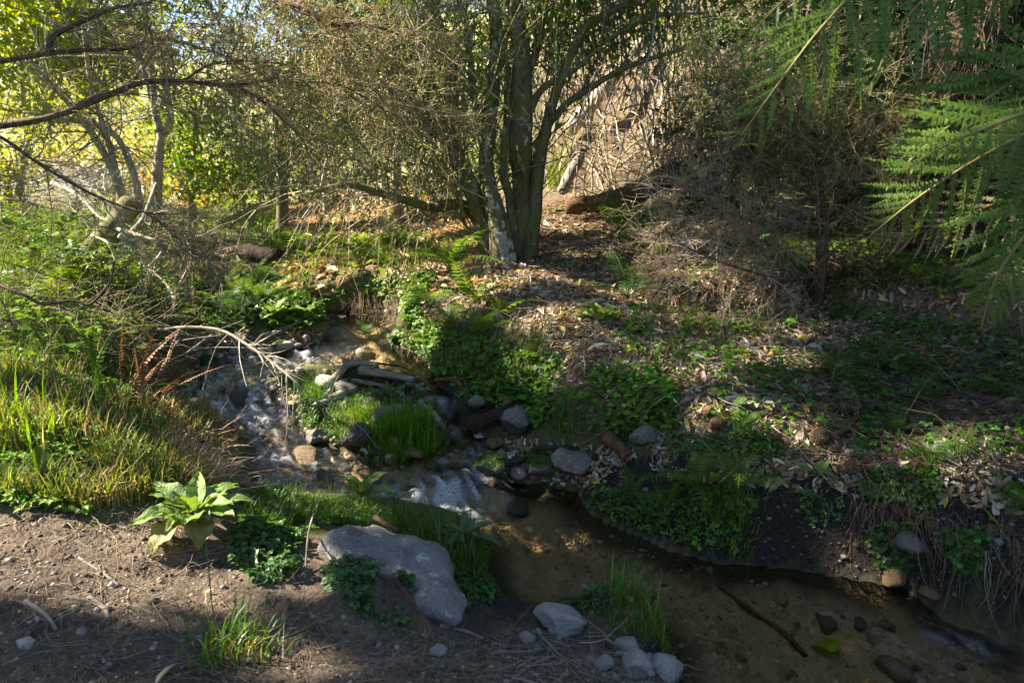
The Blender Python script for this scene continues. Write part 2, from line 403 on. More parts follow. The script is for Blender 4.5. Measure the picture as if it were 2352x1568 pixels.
def _cell(A, v):
    i = np.clip(np.searchsorted(A, v)-1, 0, len(A)-2); return i, np.clip((v-A[i])/(A[i+1]-A[i]), 0, 1)
def ground_z(x, y, G=None):
    G = H if G is None else G
    x = np.asarray(x, float); y = np.asarray(y, float); i, a = _cell(XS, x); j, b = _cell(YS, y)
    return G[i, j]*(1-a)*(1-b)+G[i+1, j]*a*(1-b)+G[i, j+1]*(1-a)*b+G[i+1, j+1]*a*b
def ground_n(x, y, e=.05):
    return unit(np.stack([ground_z(x-e, y)-ground_z(x+e, y), ground_z(x, y-e)-ground_z(x, y+e), np.full_like(np.asarray(x, float), 2*e)], -1))
def hit(px, py):                          # where the line of sight through a pixel meets the land
    d = ray(px, py); t = np.concatenate([np.linspace(.8, 12, 1600), np.linspace(12, 120, 900)])
    P = np.array([0, 0, CAM_Z])+t[:, None]*d; b = P[:, 2] < ground_z(P[:, 0], P[:, 1])
    i = int(np.argmax(b)) if b.any() else len(t)-1
    p = P[i].copy(); p[2] = ground_z(p[0], p[1]); return p
def on(x, y, dz=0.0): return np.stack([x, y, ground_z(x, y)+dz], -1)

PXY = project(np.stack([GX, GY, H], -1))
def soft(poly, wpx=45, G=None):           # image-traced patch of land, with ragged edges
    p = PXY if G is None else G
    jig = np.stack([n2(GX, GY, 2.5, 3, 31), n2(GX, GY, 2.5, 3, 32)], -1)*wpx if G is None else 0
    return in_poly(p+jig, poly) & (GY > .3 if G is None else True)
R_SOIL = [(0,1150),(200,1190),(420,1130),(560,1180),(640,1250),(880,1235),(1050,1270),(1130,1340),(1240,1405),(1350,1470),(1560,1500),(1600,1700),(-400,1700),(-400,1150)]
R_BANKFACE = [(1340,1040),(1700,1050),(2000,1080),(2700,1100),(2700,1520),(2100,1360),(1640,1290),(1340,1170)]
R_LITTER = [(940,640),(1250,600),(1500,560),(1800,560),(2352,560),(2500,700),(2500,1090),(1750,1060),(1500,1040),(1230,900),(1100,760)]
R_HILL = [(1000,480),(1240,430),(1240,100),(1450,-100),(2500,-100),(2500,560),(1500,560),(1200,590),(900,640),(640,600),(640,470)]
R_GRAVEL = [(440,770),(720,760),(740,800),(560,820),(430,820)]
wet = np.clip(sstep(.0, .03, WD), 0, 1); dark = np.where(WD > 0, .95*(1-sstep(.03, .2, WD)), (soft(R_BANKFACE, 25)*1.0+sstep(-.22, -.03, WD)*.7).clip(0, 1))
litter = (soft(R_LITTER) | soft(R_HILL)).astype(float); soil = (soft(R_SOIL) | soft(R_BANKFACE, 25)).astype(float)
hill_shade = soft([(1560,560),(1640,330),(1700,60),(1800,-200),(2700,-200),(2700,600),(2352,590),(1900,600)]); litter = np.where(hill_shade, .25, litter); dark = np.where(hill_shade, .8, dark)  # shade of the right hillside painted in as darker soil and thinner litter
moss = np.clip((1-soil)*(1-litter)*(1-hill_shade), 0, 1)
inwater = (WD > -.01).astype(float)
b_ = Buf(); nx, ny = GX.shape
idx = np.arange(nx*ny).reshape(nx, ny)
Qg = np.stack([idx[:-1, :-1], idx[1:, :-1], idx[1:, 1:], idx[:-1, 1:]], -1).reshape(-1, 4)
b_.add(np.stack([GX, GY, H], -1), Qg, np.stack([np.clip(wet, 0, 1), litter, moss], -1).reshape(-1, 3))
t = NT('forest_ground'); p = t.pos(); a = t.n('ShaderNodeSeparateColor'); t.l(t.attr('Col').outputs['Color'], a.inputs[0])
nb = t.noise(p, 3.5, 6, .65); nf = t.noise(p, 45, 5, .7); ng = t.noise(p, 160, 3, .6)
soilc = t.mix(t.ramp(nb.outputs[0], [(.35, 0), (.68, 1)]), t.ramp(nf.outputs[0], [(.3, (.02, .015, .011)), (.7, (.08, .058, .042))]), t.ramp(nf.outputs[0], [(.3, (.09, .064, .045)), (.72, (.29, .215, .15))]))
grit = t.ramp(ng.outputs[0], [(.66, 0), (.72, .8)]); soilc = t.mix(grit, soilc, (.26, .23, .19))
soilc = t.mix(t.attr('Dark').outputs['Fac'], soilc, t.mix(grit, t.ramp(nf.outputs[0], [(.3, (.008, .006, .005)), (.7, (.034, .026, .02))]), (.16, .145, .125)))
litc = t.ramp(nf.outputs[0], [(.3, (.05, .034, .02)), (.5, (.12, .085, .05)), (.72, (.25, .2, .115))])
mossc = t.ramp(nf.outputs[0], [(.32, (.018, .014, .008)), (.55, (.04, .038, .015)), (.75, (.09, .075, .042))])
sx = t.n('ShaderNodeSeparateXYZ'); t.l(p, sx.inputs[0]); yf = t.n('ShaderNodeMapRange'); yf.inputs['From Min'].default_value = 9; yf.inputs['From Max'].default_value = 22; t.l(sx.outputs[1], yf.inputs['Value'])
farc = t.ramp(t.noise(p, .35, 5, .65).outputs[0], [(.35, (.16, .17, .05)), (.55, (.36, .32, .15)), (.7, (.24, .23, .08))])
farg = t.mix(yf.outputs[0], t.mix(t.ramp(t.noise(p, .5, 5, .6).outputs[0], [(.4, 0), (.62, 1)]), mossc, (.10, .11, .035)), farc)
col = t.mix(a.outputs[1], soilc, litc); col = t.mix(a.outputs[2], col, farg)
vor = t.n('ShaderNodeTexVoronoi'); vor.inputs['Scale'].default_value = 34; t.l(p, vor.inputs['Vector'])
vorb = t.n('ShaderNodeTexVoronoi'); vorb.inputs['Scale'].default_value = 11; t.l(p, vorb.inputs['Vector'])
sp1 = t.n('ShaderNodeSeparateColor'); t.l(vor.outputs['Color'], sp1.inputs[0]); sp2 = t.n('ShaderNodeSeparateColor'); t.l(vorb.outputs['Color'], sp2.inputs[0])
bedc = t.ramp(sp1.outputs[0], [(0, (.10, .062, .025)), (.3, (.21, .14, .065)), (.6, (.15, .12, .08)), (.8, (.27, .19, .10)), (1, (.08, .055, .03))])
bedb = t.ramp(sp2.outputs[0], [(0, (.17, .095, .03)), (.4, (.26, .19, .11)), (.7, (.11, .08, .05)), (1, (.24, .15, .06))])
bedc = t.mix(t.ramp(t.noise(p, 2.3, 3).outputs[0], [(.42, 0), (.58, 1)]), bedc, bedb)
bedc = t.mix(1.0, bedc, (2.15, 2.3, 2.75), 'MULTIPLY'); bedc = t.mix(.3, bedc, t.ramp(nf.outputs[0], [(.3, (.05, .035, .016)), (.7, (.22, .15, .07))]))
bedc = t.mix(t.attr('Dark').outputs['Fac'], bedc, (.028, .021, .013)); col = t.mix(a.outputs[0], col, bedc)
rough = t.ramp(a.outputs[0], [(0, .95), (.6, .42)])
bp = t.bump(nf.outputs[0], .8, .02); bp = t.bump(ng.outputs[0], .6, .005, bp)
ground = b_.build('ground', t.done(t.principled(col, rough, bp, .25).outputs[0]), smooth=True)
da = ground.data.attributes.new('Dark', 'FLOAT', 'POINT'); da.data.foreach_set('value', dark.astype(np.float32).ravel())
tag(ground, kind='structure', label='forest floor of dark soil, leaf litter and stream bed')

# ------------------------------------------------------------------ stream water
fx = np.arange(-4.4, 4.7, .016); fy = np.arange(.3, 8.4, .016)
WX, WY = np.meshgrid(fx, fy, indexing='ij'); wd = wdist(WX, WY)
keep = wd > -.05
wz = np.zeros_like(WX); wz[keep] = wlevel(WX[keep], WY[keep])
gzx, gzy = np.gradient(np.where(keep, wz, np.nan), .016); gr = np.nan_to_num(np.hypot(gzx, gzy))
q = np.stack([WX, WY, wz], -1); qp = project(q)
rapid = in_poly(qp, [(400,830),(560,820),(760,790),(830,800),(740,840),(640,860),(640,920),(690,1000),(780,1050),(760,1090),(620,1080),(560,1000),(400,940)]).astype(float)
rapid = np.maximum(rapid, in_poly(qp, [(860,1110),(1060,1080),(1160,1130),(1130,1200),(1000,1205),(860,1190)])*1.0)
rapid = np.maximum(rapid, in_poly(qp, [(1900,1400),(2500,1400),(2700,1800),(2200,1640)])*.4)
rapid = np.maximum(rapid, in_poly(qp, [(480,1040),(900,1050),(870,1130),(560,1140)])*.5)
def blur(A, k):
    for ax in (0, 1):
        c = np.cumsum(np.concatenate([np.repeat(np.take(A, [0], ax), k, ax), A, np.repeat(np.take(A, [-1], ax), k, ax)], ax), ax)
        n_ = A.shape[ax]; A = (np.take(c, np.arange(2*k, 2*k+n_), ax)-np.take(c, np.arange(0, n_), ax))/(2*k)
    return A
rapid = np.maximum(rapid, in_poly(qp, [(470,575),(600,575),(590,650),(450,650)])*1.0)
rapid = blur(rapid, 6)
fl = np.array([.55, -.83]); s_ = WX*fl[0]+WY*fl[1]; c_ = WX*fl[1]-WY*fl[0]
wv = fbm(np.stack([s_*5, c_*15, s_*0], -1), 3, 41); wv2 = fbm(np.stack([s_*10, c_*40, s_*0+4], -1), 2, 42); wv3 = fbm(np.stack([s_*3.2, c_*5, s_*0+9], -1), 2, 43)
stones_w = ground_z(WX, WY)-wz
ripple = rapid*(wv*.020+wv2*.011)+(.005*wv3+.0025*wv+.001*wv2)+rapid*np.clip(stones_w+.07, 0, .06)*.25
wz2 = wz+ripple
steep = np.clip((blur(np.nan_to_num(gr), 3)-.22)/.5, 0, 1)
casc = in_poly(qp, [(875,1185),(890,1165),(960,1150),(1030,1115),(1075,1105),(1100,1130),(1060,1165),(1000,1190),(890,1205)])*1.0
casc = blur(casc, 4)
casc = casc*np.clip(.5+.65*wv2+.45*wv, .04, 1)
foam = np.clip(np.maximum(casc*.95, rapid*np.clip(-.05+wv2*.6+wv*.42, .03, 1)*(1-.35*(rapid < .6))+steep*np.clip(.3+wv2, 0, 1)*.5), 0, 1)
vid = np.full(WX.shape, -1); vid[keep] = np.arange(keep.sum())
fq = keep[:-1, :-1] & keep[1:, :-1] & keep[1:, 1:] & keep[:-1, 1:]
Qw = np.stack([vid[:-1, :-1][fq], vid[1:, :-1][fq], vid[1:, 1:][fq], vid[:-1, 1:][fq]], -1)
bw = Buf().add(np.stack([WX, WY, wz2], -1)[keep], Qw, np.stack([foam, rapid, foam*0], -1)[keep])
t = NT('stream_water_surface'); p = t.pos(); a = t.n('ShaderNodeSeparateColor'); t.l(t.attr('Col').outputs['Color'], a.inputs[0])
mp = t.n('ShaderNodeMapping'); mp.inputs['Rotation'].default_value = (0, 0, math.radians(56)); mp.inputs['Scale'].default_value = (1, 3.0, 1); t.l(p, mp.inputs['Vector'])
w1 = t.noise(mp.outputs[0], 14, 3, .6, .6); w2 = t.noise(mp.outputs[0], 45, 2, .5, .3)
hgt = t.math('ADD', w1.outputs[0], t.math('MULTIPLY', w2.outputs[0], .35))
bn = t.n('ShaderNodeBump'); bn.inputs['Distance'].default_value = .012; t.l(hgt, bn.inputs['Height'])
t.l(t.math('ADD', t.math('MULTIPLY', a.outputs[1], .7), .3), bn.inputs['Strength'])
tr = t.n('ShaderNodeBsdfTransparent'); tr.inputs[0].default_value = (.90, .86, .70, 1)
gl = t.n('ShaderNodeBsdfGlossy'); gl.inputs['Roughness'].default_value = .03; gl.inputs[0].default_value = (1, 1, 1, 1); t.l(bn.outputs[0], gl.inputs['Normal'])
fr = t.n('ShaderNodeFresnel'); fr.inputs['IOR'].default_value = 1.33; t.l(bn.outputs[0], fr.inputs['Normal'])
mx = t.n('ShaderNodeMixShader'); t.l(fr.outputs[0], mx.inputs[0]); t.l(tr.outputs[0], mx.inputs[1]); t.l(gl.outputs[0], mx.inputs[2])
wf = t.n('ShaderNodeBsdfDiffuse'); wf.inputs[0].default_value = (.75, .77, .8, 1)
tf = t.n('ShaderNodeBsdfTranslucent'); tf.inputs[0].default_value = (.75, .77, .8, 1)
ad = t.n('ShaderNodeMixShader'); ad.inputs[0].default_value = .35; t.l(wf.outputs[0], ad.inputs[1]); t.l(tf.outputs[0], ad.inputs[2])
w3 = t.noise(scale_vec(t, mp.outputs[0], (.5, 1.6, 1)), 45, 4, .65)
ff = t.math('MULTIPLY', a.outputs[0], t.ramp(w3.outputs[0], [(.34, .3), (.58, 1)]), True)
m2 = t.n('ShaderNodeMixShader'); t.l(ff, m2.inputs[0]); t.l(mx.outputs[0], m2.inputs[1]); t.l(ad.outputs[0], m2.inputs[2])
water = bw.build('stream_water', t.done(m2.outputs[0]), smooth=True)
tag(water, kind='structure', label='clear shallow stream with small rapids over amber bed')
# ------------------------------------------------------------------ sun patches: foliage is cut away on the line from each to the sun (px, py, radius m)
PATCH = [(40,1040,.42),(230,1010,.4),(120,930,.4),(330,1080,.28),(420,1000,.3),(330,930,.3),(180,1110,.2),
         (250,1215,.2),(150,1270,.2),(340,1290,.18),(470,1330,.15),(60,1190,.2),(420,1210,.2),(500,1300,.14),(330,1240,.13),(700,1525,.06),(180,1190,.12),(530,1270,.08),(430,1150,.15),
         (600,778,.3),(690,770,.22),(880,830,.2),(850,810,.12),(520,770,.2),(960,825,.12),
         (820,640,.6),(900,560,.8),(750,560,.7),(720,650,.35),(960,620,.4),(850,480,.9),(1000,540,.35),(640,690,.4),
         (250,640,1.1),(120,700,.7),(60,560,1),(330,720,.45),(200,800,.35),(90,830,.35),(330,500,1.2),(500,470,2),(400,620,.5),
         (1100,690,.16),(1120,650,.22),(960,690,.15),(1180,645,.1),(1300,650,.12),(1380,610,.12),(1000,790,.12),(940,800,.14),(1290,720,.07),(1200,750,.06),(1420,690,.06),
         (1350,430,1.0),(1280,330,1.3),(1420,330,1.2),(1500,200,1.6),(1250,460,.5),(1450,430,.5),(1300,520,.25),(1180,560,.12),(1060,560,.2),(1450,80,1.6),(1330,130,1.6),
         (1660,640,.14),(1560,620,.08),(1960,590,.18),(2050,600,.14),(2230,600,.16),(1800,570,.1),(1720,770,.15),(1690,820,.1),(1780,830,.12),(1610,850,.08),(1500,690,.1),(1350,750,.06),
         (1780,970,.06),(2200,1040,.07),(2320,1020,.06),(1880,1010,.04),(1850,760,.08),(1600,730,.06),(1500,600,.08),(1660,880,.06),(1440,830,.05),(2000,1310,.05),(1270,880,.05),(1600,930,.06),(2120,1095,.05)]
PC = np.array([hit(a, b) for a, b, _ in PATCH]); PR = np.array([c for *_, c in PATCH])
AIR = [(640,80,4.3,.3),(760,160,4.4,.28),(560,170,4.1,.25),(880,90,4.6,.25),(700,300,4.3,.25),(480,60,4.2,.2),(820,330,4.6,.2),(1130,480,6.3,.16),(1150,550,6.2,.12),(1060,300,6.6,.3),(1140,150,6.5,.25),(950,250,6.6,.35),
       (300,560,5.2,.5),(200,520,5.5,.6),(1000,420,6.5,.25),(1280,160,6.6,.3),(1240,60,6.6,.3),(420,530,3.5,.2),(380,900,3.6,.25),(330,760,4.2,.3),(2200,400,2.1,.10),(2060,470,2.05,.05),(1880,60,2.3,.05),(2320,330,2.1,.08),(540,120,12,.8),(740,180,11.5,.8),(880,260,11,.6),(650,400,9,.6),(600,300,9,.6),(1000,120,7,.4),(850,150,9,.6),(720,260,4.3,.2),(500,120,4,.2),(700,440,6.5,.5),(860,440,6.3,.3),(620,300,6.5,.5)]
PC = np.concatenate([PC, np.array([at(a, b, c) for a, b, c, _ in AIR])]); PR = np.concatenate([PR, np.array([d for *_, d in AIR])])
def sun_keep(P, grow=1.0):  # drops leaves standing between a chosen sun patch and the sun
    keep = np.ones(len(P), bool)
    for c, r in zip(PC, PR):
        d = P-c; s = d@SUN; e = np.linalg.norm(d-s[:, None]*SUN, axis=1)
        keep &= ~((e < r*grow*1.1+.09) & (s > .9))
    return keep

# ------------------------------------------------------------------ small shapes
LEAF = (np.array([[0,0,0],[.42,-.5,.09],[1,0,-.06],[.42,.5,.09]]), [np.array([[0,1,2],[0,2,3]])])
def leaf_mats(D, Zh, L, Wd):
    R = basis(D, Zh); S = np.stack([L, Wd, L], -1); return R*S[:, None, :]
def leaves(buf, P, L, W, base, droop=.3, rng=RNG, var=.22, out=None, dirs=None):
    P = P[sun_keep(P, .8)]; n = len(P)
    if n == 0: return
    D = rvec(n, rng) if dirs is None else dirs
    if out is not None: D = D*.8+out
    D[:, 2] -= droop; Zh = rvec(n, rng)*.7+np.array([0, 0, 1])
    l = L*np.exp(rng.normal(0, .22, n)); buf.bake(LEAF, leaf_mats(D, Zh, l, l*W), P, rcol(n, base, var, .08, rng))
def clump_points(C, R, n_cl, per, sig, rng=RNG, shell=.35, squash=1):
    """leaf positions: clumps spread through an ellipsoid, denser to its outside"""
    u = rvec(n_cl, rng); r = (shell**3+(1-shell**3)*rng.random(n_cl))**(1/3)
    c = np.asarray(C)+u*r[:, None]*np.asarray(R)
    P = c[:, None]+rng.normal(0, 1, (n_cl, per, 3))*np.array([sig, sig, sig*.7])
    return P.reshape(-1, 3), c
def make_spray(seed, green, n_side=9, needles=9, L=.34):
    rng = np.random.default_rng(seed); b = Buf()
    main = wander(np.zeros((1, 3)), np.array([[1., 0, .05]]), L, 7, .12, -.03, rng); V, Q = strands(main, taper(1, 7, .0026, .4)); b.add(V, Q, (.36, .27, .19) if green < .9 else (.3, .22, .15))
    S = main[0][rng.integers(1, 7, n_side)]; D = rvec(n_side, rng)*.75+np.array([.8, 0, 0]); tw = wander(S, D, L*.42*np.exp(rng.normal(0, .3, n_side)), 3, .2, -.02, rng)
    V, Q = strands(tw, taper(n_side, 3, .0018, .5)); b.add(V, Q, (.34, .27, .18))
    k = rng.random((n_side, needles, 1))*2; k0 = np.minimum(k.astype(int), 1)[..., 0]; ar = np.arange(n_side)[:, None]; P = (tw[ar, k0]*(1-(k-k0[..., None]))+tw[ar, k0+1]*(k-k0[..., None])).reshape(-1, 3)+rng.normal(0, .006, (n_side*needles, 3))
    n = len(P); D = rvec(n, rng)+np.array([.6, 0, .2]); l = .024*np.exp(rng.normal(0, .25, n))
    T = (np.array([[0,-.5,0],[1,0,0],[0,.5,0]]), [np.array([[0,1,2]])])
    g = rng.random(n) < green; c = np.where(g[:, None], rcol(n, (.085, .105, .03), .3, .1, rng), rcol(n, (.23, .185, .105), .3, .08, rng))
    b.bake(T, leaf_mats(D, rvec(n, rng), l, np.full(n, .0065)), P, c)
    return (np.concatenate(b.v), [np.concatenate(b.q), np.concatenate(b.t)]), np.concatenate(b.c)
def bake_tinted(buf, TC, R, O, tint):
    (V, F), C = TC; k, m = len(O), len(V)
    if k == 0: return
    W = np.einsum('kij,mj->kmi', R, V)+O[:, None]
    FF = [(f[None]+(np.arange(k)*m)[:, None, None]).reshape(-1, f.shape[1]) for f in F]
    buf.add(W.reshape(-1, 3), FF, np.clip((C[None]*tint[:, None]).reshape(-1, 3), 0, 1))
SPRAY_B = [make_spray(s, .5) for s in range(4)]; SPRAY_G = [make_spray(s+10, .85) for s in range(4)]; SPRAY_D = [make_spray(s+20, 0.0, 12, 3) for s in range(3)]
def sprays(buf, kinds, P, D, size, rng=RNG, var=.38, base=(1, 1, 1)):
    m = sun_keep(P, .7); P, D = P[m], D[m]; n = len(P); w = rng.integers(0, len(kinds), n); R = basis(D, rvec(n, rng)+np.array([0, 0, .8])); sc = size*np.exp(rng.normal(0, .25, n))
    tint = rcol(n, base, var, .05, rng)*1.0
    for i, kd in enumerate(kinds):
        m = w == i; bake_tinted(buf, kd, R[m]*sc[m][:, None, None], P[m], tint[m])
# grass blade, buttercup leaf, litter leaf
def blade_T():
    x = np.linspace(0, 1, 4); w = np.array([.9, 1, .7, .05]); z = x*x*-.0
    V = np.concatenate([[[a, -b*.5, 0], [a, b*.5, 0]] for a, b in zip(x, w)]); Q = np.array([[2*i, 2*i+2, 2*i+3, 2*i+1] for i in range(3)]); return V, Q
def grass(buf, P, h, w, lean, base, rng=RNG, var=.22, flow=None):
    n = len(P); V, Q = blade_T(); x = V[:, 0]; az = rng.random(n)*6.283
    d = np.stack([np.cos(az), np.sin(az)], -1)
    if flow is not None: d = unit(d+flow)
    hh = h*np.exp(rng.normal(0, .3, n)); le = np.clip(lean*np.exp(rng.normal(0, .5, n)), .05, 1.4)
    ang0 = rng.normal(0, .15, n); t = x[None]*1.0
    th = np.pi/2-np.abs(ang0)[:, None]-le[:, None]*t*1.1
    seg = np.array([0, .333, .667, 1.0]); A = np.pi/2-np.abs(ang0)[:, None]-le[:, None]*seg[None]*1.25
    cx = np.concatenate([np.zeros((n, 1)), np.cumsum(np.cos(A[:, :-1])*.333, 1)], 1); cz_ = np.concatenate([np.zeros((n, 1)), np.cumsum(np.sin(A[:, :-1])*.333, 1)], 1)
    i = np.repeat(np.arange(4), 2); cx = cx[:, i]*hh[:, None]; cz_ = cz_[:, i]*hh[:, None]
    side = np.stack([-d[:, 1], d[:, 0]], -1); y = V[:, 1][None]*w*np.exp(rng.normal(0, .25, n))[:, None]
    W = np.stack([P[:, 0:1]+d[:, 0:1]*cx+side[:, 0:1]*y, P[:, 1:2]+d[:, 1:2]*cx+side[:, 1:2]*y, P[:, 2:3]+cz_], -1)
    QQ = (Q[None]+(np.arange(n)*8)[:, None, None]).reshape(-1, 4); buf.add(W.reshape(-1, 3), QQ, np.repeat(rcol(n, base, var, .1, rng), 8, 0))
def herb_T(lobes=3, seed=0):
    rng = np.random.default_rng(seed); V, T = [], []
    for i in range(lobes):
        a = (i-(lobes-1)/2)*(1.15 if lobes < 5 else .9); c, s = math.cos(a), math.sin(a); o = len(V)
        sh = [(.1, 0), (.62, -.36), (.78, -.12), (1.0, .02), (.78, .14), (.62, .36)]
        for (u, v) in sh: V.append([u*c-v*s, u*s+v*c, .16*abs(v)*2-.18*u*u+rng.normal(0, .015)])
        T += [[o, o+k, o+k+1] for k in range(1, 5)]
    V += [[0, 0, 0]]
    return np.array(V), [np.array(T)]
HERB = [herb_T(3, 1), herb_T(3, 2)]
ROUND = (np.array([[0,0,0],[.25,-.42,.06],[.7,-.46,.05],[1,0,-.06],[.7,.46,.05],[.25,.42,.06]]), [np.array([[0,1,2],[0,2,3],[0,3,4],[0,4,5]])])
def herbs(buf, P, N, size, h, base, kinds=HERB, rng=RNG, stalk=True, var=.2):
    n = len(P); up = unit(N*.5+np.array([0, 0, .8])+rng.normal(0, .35, (n, 3))); w = rng.integers(0, len(kinds), n)
    hh = h*(.3+rng.random(n)*1.0); O = P+np.array([0, 0, 1])*hh[:, None]+np.stack([rng.normal(0, .3, n), rng.normal(0, .3, n), np.zeros(n)], -1)*hh[:, None]
    D = rvec(n, rng); D -= (D*up).sum(1, keepdims=True)*up; R = basis(D, up); sc = size*np.exp(rng.normal(0, .3, n)); C = rcol(n, base, var, .1, rng)
    for i, kd in enumerate(kinds):
        m = w == i; buf.bake(kd, R[m]*sc[m][:, None, None], O[m], C[m])
    if stalk:
        path = np.stack([P, O], 1); V, Q = strands(path, np.full((n, 2), .0011)); buf.add(V, Q, np.asarray(base)*1.1)
def litter_T(seed):
    rng = np.random.default_rng(seed); x = np.array([0, .3, .68, 1]); w = np.array([.08, .95, .85, .05]); cu = rng.normal(0, .28); fo = abs(rng.normal(.3, .3))
    V = np.concatenate([[[a+.0, -b*.5+.3*cu*(a-.5)**2, fo*b*.35+cu*1.1*(a-.5)**2], [a, .3*cu*(a-.5)**2, cu*1.1*(a-.5)**2], [a, b*.5+.3*cu*(a-.5)**2, fo*b*.35+cu*1.1*(a-.5)**2]] for a, b in zip(x, w)])
    V[:, 0] -= .5
    Q = np.array([[3*i+k, 3*i+3+k, 3*i+4+k, 3*i+1+k] for i in range(3) for k in (0, 1)]); return V, [Q]
LIT = [litter_T(s) for s in range(8)]
def litter_leaves(buf, P, N, L, W, base, rng=RNG, tilt=.35, var=.25):
    n = len(P); up = unit(N+rng.normal(0, tilt, (n, 3))); D = rvec(n, rng); D -= (D*up).sum(1, keepdims=True)*up; l = L*np.exp(rng.normal(0, .3, n))
    R = leaf_mats(D, up, l, l*W*np.exp(rng.normal(0, .25, n))); w = rng.integers(0, len(LIT), n); C = base if np.ndim(base) == 2 else rcol(n, base, var, .08, rng)
    for i, kd in enumerate(LIT):
        m = w == i; buf.bake(kd, R[m], P[m]+N[m]*.004, C[m])
def scatter(poly, n, rng=RNG, jig=0, water=False, box=None, clump=None, maxd=1e9):
    """points on the land inside an image-traced region, even per square metre"""
    hs = np.array([hit(np.clip(a, -900, 3200), b)[:2] for a, b in poly]) if box is None else np.array(box)
    lo, hi = hs.min(0)-.3, hs.max(0)+.3; lo[1] = max(lo[1], .3); hi[1] = min(hi[1], maxd)
    out = []; tot = 0; tries = 0
    while tot < n and tries < 40:
        q = lo+(hi-lo)*rng.random((max(n*3, 3000), 2)); P = on(q[:, 0], q[:, 1]); pp = project(P)
        if jig: pp = pp+np.stack([n2(q[:, 0], q[:, 1], 2.2, 3, 51), n2(q[:, 0], q[:, 1], 2.2, 3, 52)], -1)*jig
        m = in_poly(pp, poly)
        if clump: m &= n2(q[:, 0], q[:, 1], clump[0], 3, clump[2] if len(clump) > 2 else 61)+rng.normal(0, .12, len(q)) > clump[1]
        if not water:
            k = (q[:, 0] > -5) & (q[:, 0] < 6) & (q[:, 1] < 9.5); dd = np.full(len(q), -1.0); mk = m & k
            if mk.any(): dd[mk] = wdist(q[mk, 0], q[mk, 1])
            m &= dd < .0
        out.append(P[m]); tot += m.sum(); tries += 1
    P = np.concatenate(out)[:n]; return P, ground_n(P[:, 0], P[:, 1]) if len(P) else P

def places(P):                            # where each of many alike things stands within its patch, in words
    P = np.asarray(P); q = project(P); out = []
    def rank(v): r = np.argsort(np.argsort(v)); return r/max(len(v)-1, 1)
    a, b = rank(q[:, 0]), rank(q[:, 1])
    for x, y in zip(a, b): out.append(('rear ' if y < .2 else 'upper ' if y < .45 else 'lower ' if y < .75 else 'front ')+('far left' if x < .18 else 'left' if x < .4 else 'middle' if x < .6 else 'right' if x < .82 else 'far right'))
    return out
# ------------------------------------------------------------------ the many-stemmed tree on the bank
def pix(path, Y=None):                    # list of (px, py[, Y]) -> points
    return np.array([at(p[0], p[1], p[2] if len(p) > 2 else Y) for p in path])
def part(buf, name, m, parent, smooth=True):
    o = buf.build(name, m, None, smooth); put_world(o, parent); return o
def sub(o, parent): o.parent = parent      # both already hold base-relative placement
base = hit(1165, 594); YB = base[1]
tree = empty('multi_stemmed_tree', base, 'large mossy tree with many dark stems rising from one base on the bank', 'tree')
STEMS = [([(1142,612),(1116,520),(1084,440),(1050,370),(1034,290),(1035,200),(1024,110),(990,0),(960,-160)], .13, .05),
         ([(1160,618,YB-.18),(1150,530,YB-.2),(1128,450,YB-.15),(1115,390),(1122,310),(1133,220),(1140,120),(1130,0),(1110,-160)], .115, .05),
         ([(1190,600,YB+.1),(1206,500,YB+.1),(1204,420,YB+.1),(1195,320),(1200,230),(1196,130),(1185,20),(1180,-160)], .165, .07),
         ([(1212,596),(1228,480),(1236,400),(1246,330),(1268,240),(1310,130),(1350,60),(1440,10),(1560,-60)], .085, .03),
         ([(1182,590,YB-.1),(1172,470),(1158,400),(1160,330),(1168,230),(1160,120),(1140,0),(1150,-120)], .06, .03),
         ([(1130,560,YB+.25),(1085,490,YB+.3),(1050,470,YB+.2),(990,476,YB),(940,462,YB-.2),(880,445,YB-.3),(800,425,YB-.4),(720,440,YB-.5)], .085, .03),
         ([(1085,420),(1040,350),(990,290),(950,230),(905,130),(880,20)], .055, .02),
         ([(1226,340),(1290,250),(1360,200),(1450,150),(1560,115),(1640,80)], .045, .018),
         ([(1200,300),(1240,210),(1320,160),(1400,90),(1500,40),(1620,30)], .04, .015),
         ([(1060,350),(1000,310),(930,300),(860,290),(790,250)], .04, .012),
         ([(1122,310),(1090,230),(1080,130),(1060,20),(1040,-90)], .04, .02),
         ([(1040,230),(960,180),(900,170),(820,120),(760,100)], .03, .01),
         ([(1196,200),(1230,120),(1250,30),(1260,-80)], .05, .02),
         ([(1160,620,YB-.2),(1110,560,YB-.1),(1070,520,YB),(1040,430),(985,380),(930,380)], .03, .015)]
tips = []; 
for i, (pth, r0, r1) in enumerate(STEMS):
    r0 *= .8; r1 *= .75; b = Buf(); P = limb(b, pix(pth, YB), r0, r1, 40, 14, .22, 11+i, flare=.35 if i < 5 else .1)
    part(b, 'stem' if i < 5 else 'branch', M['bark_moss'], tree); tips.append(P)
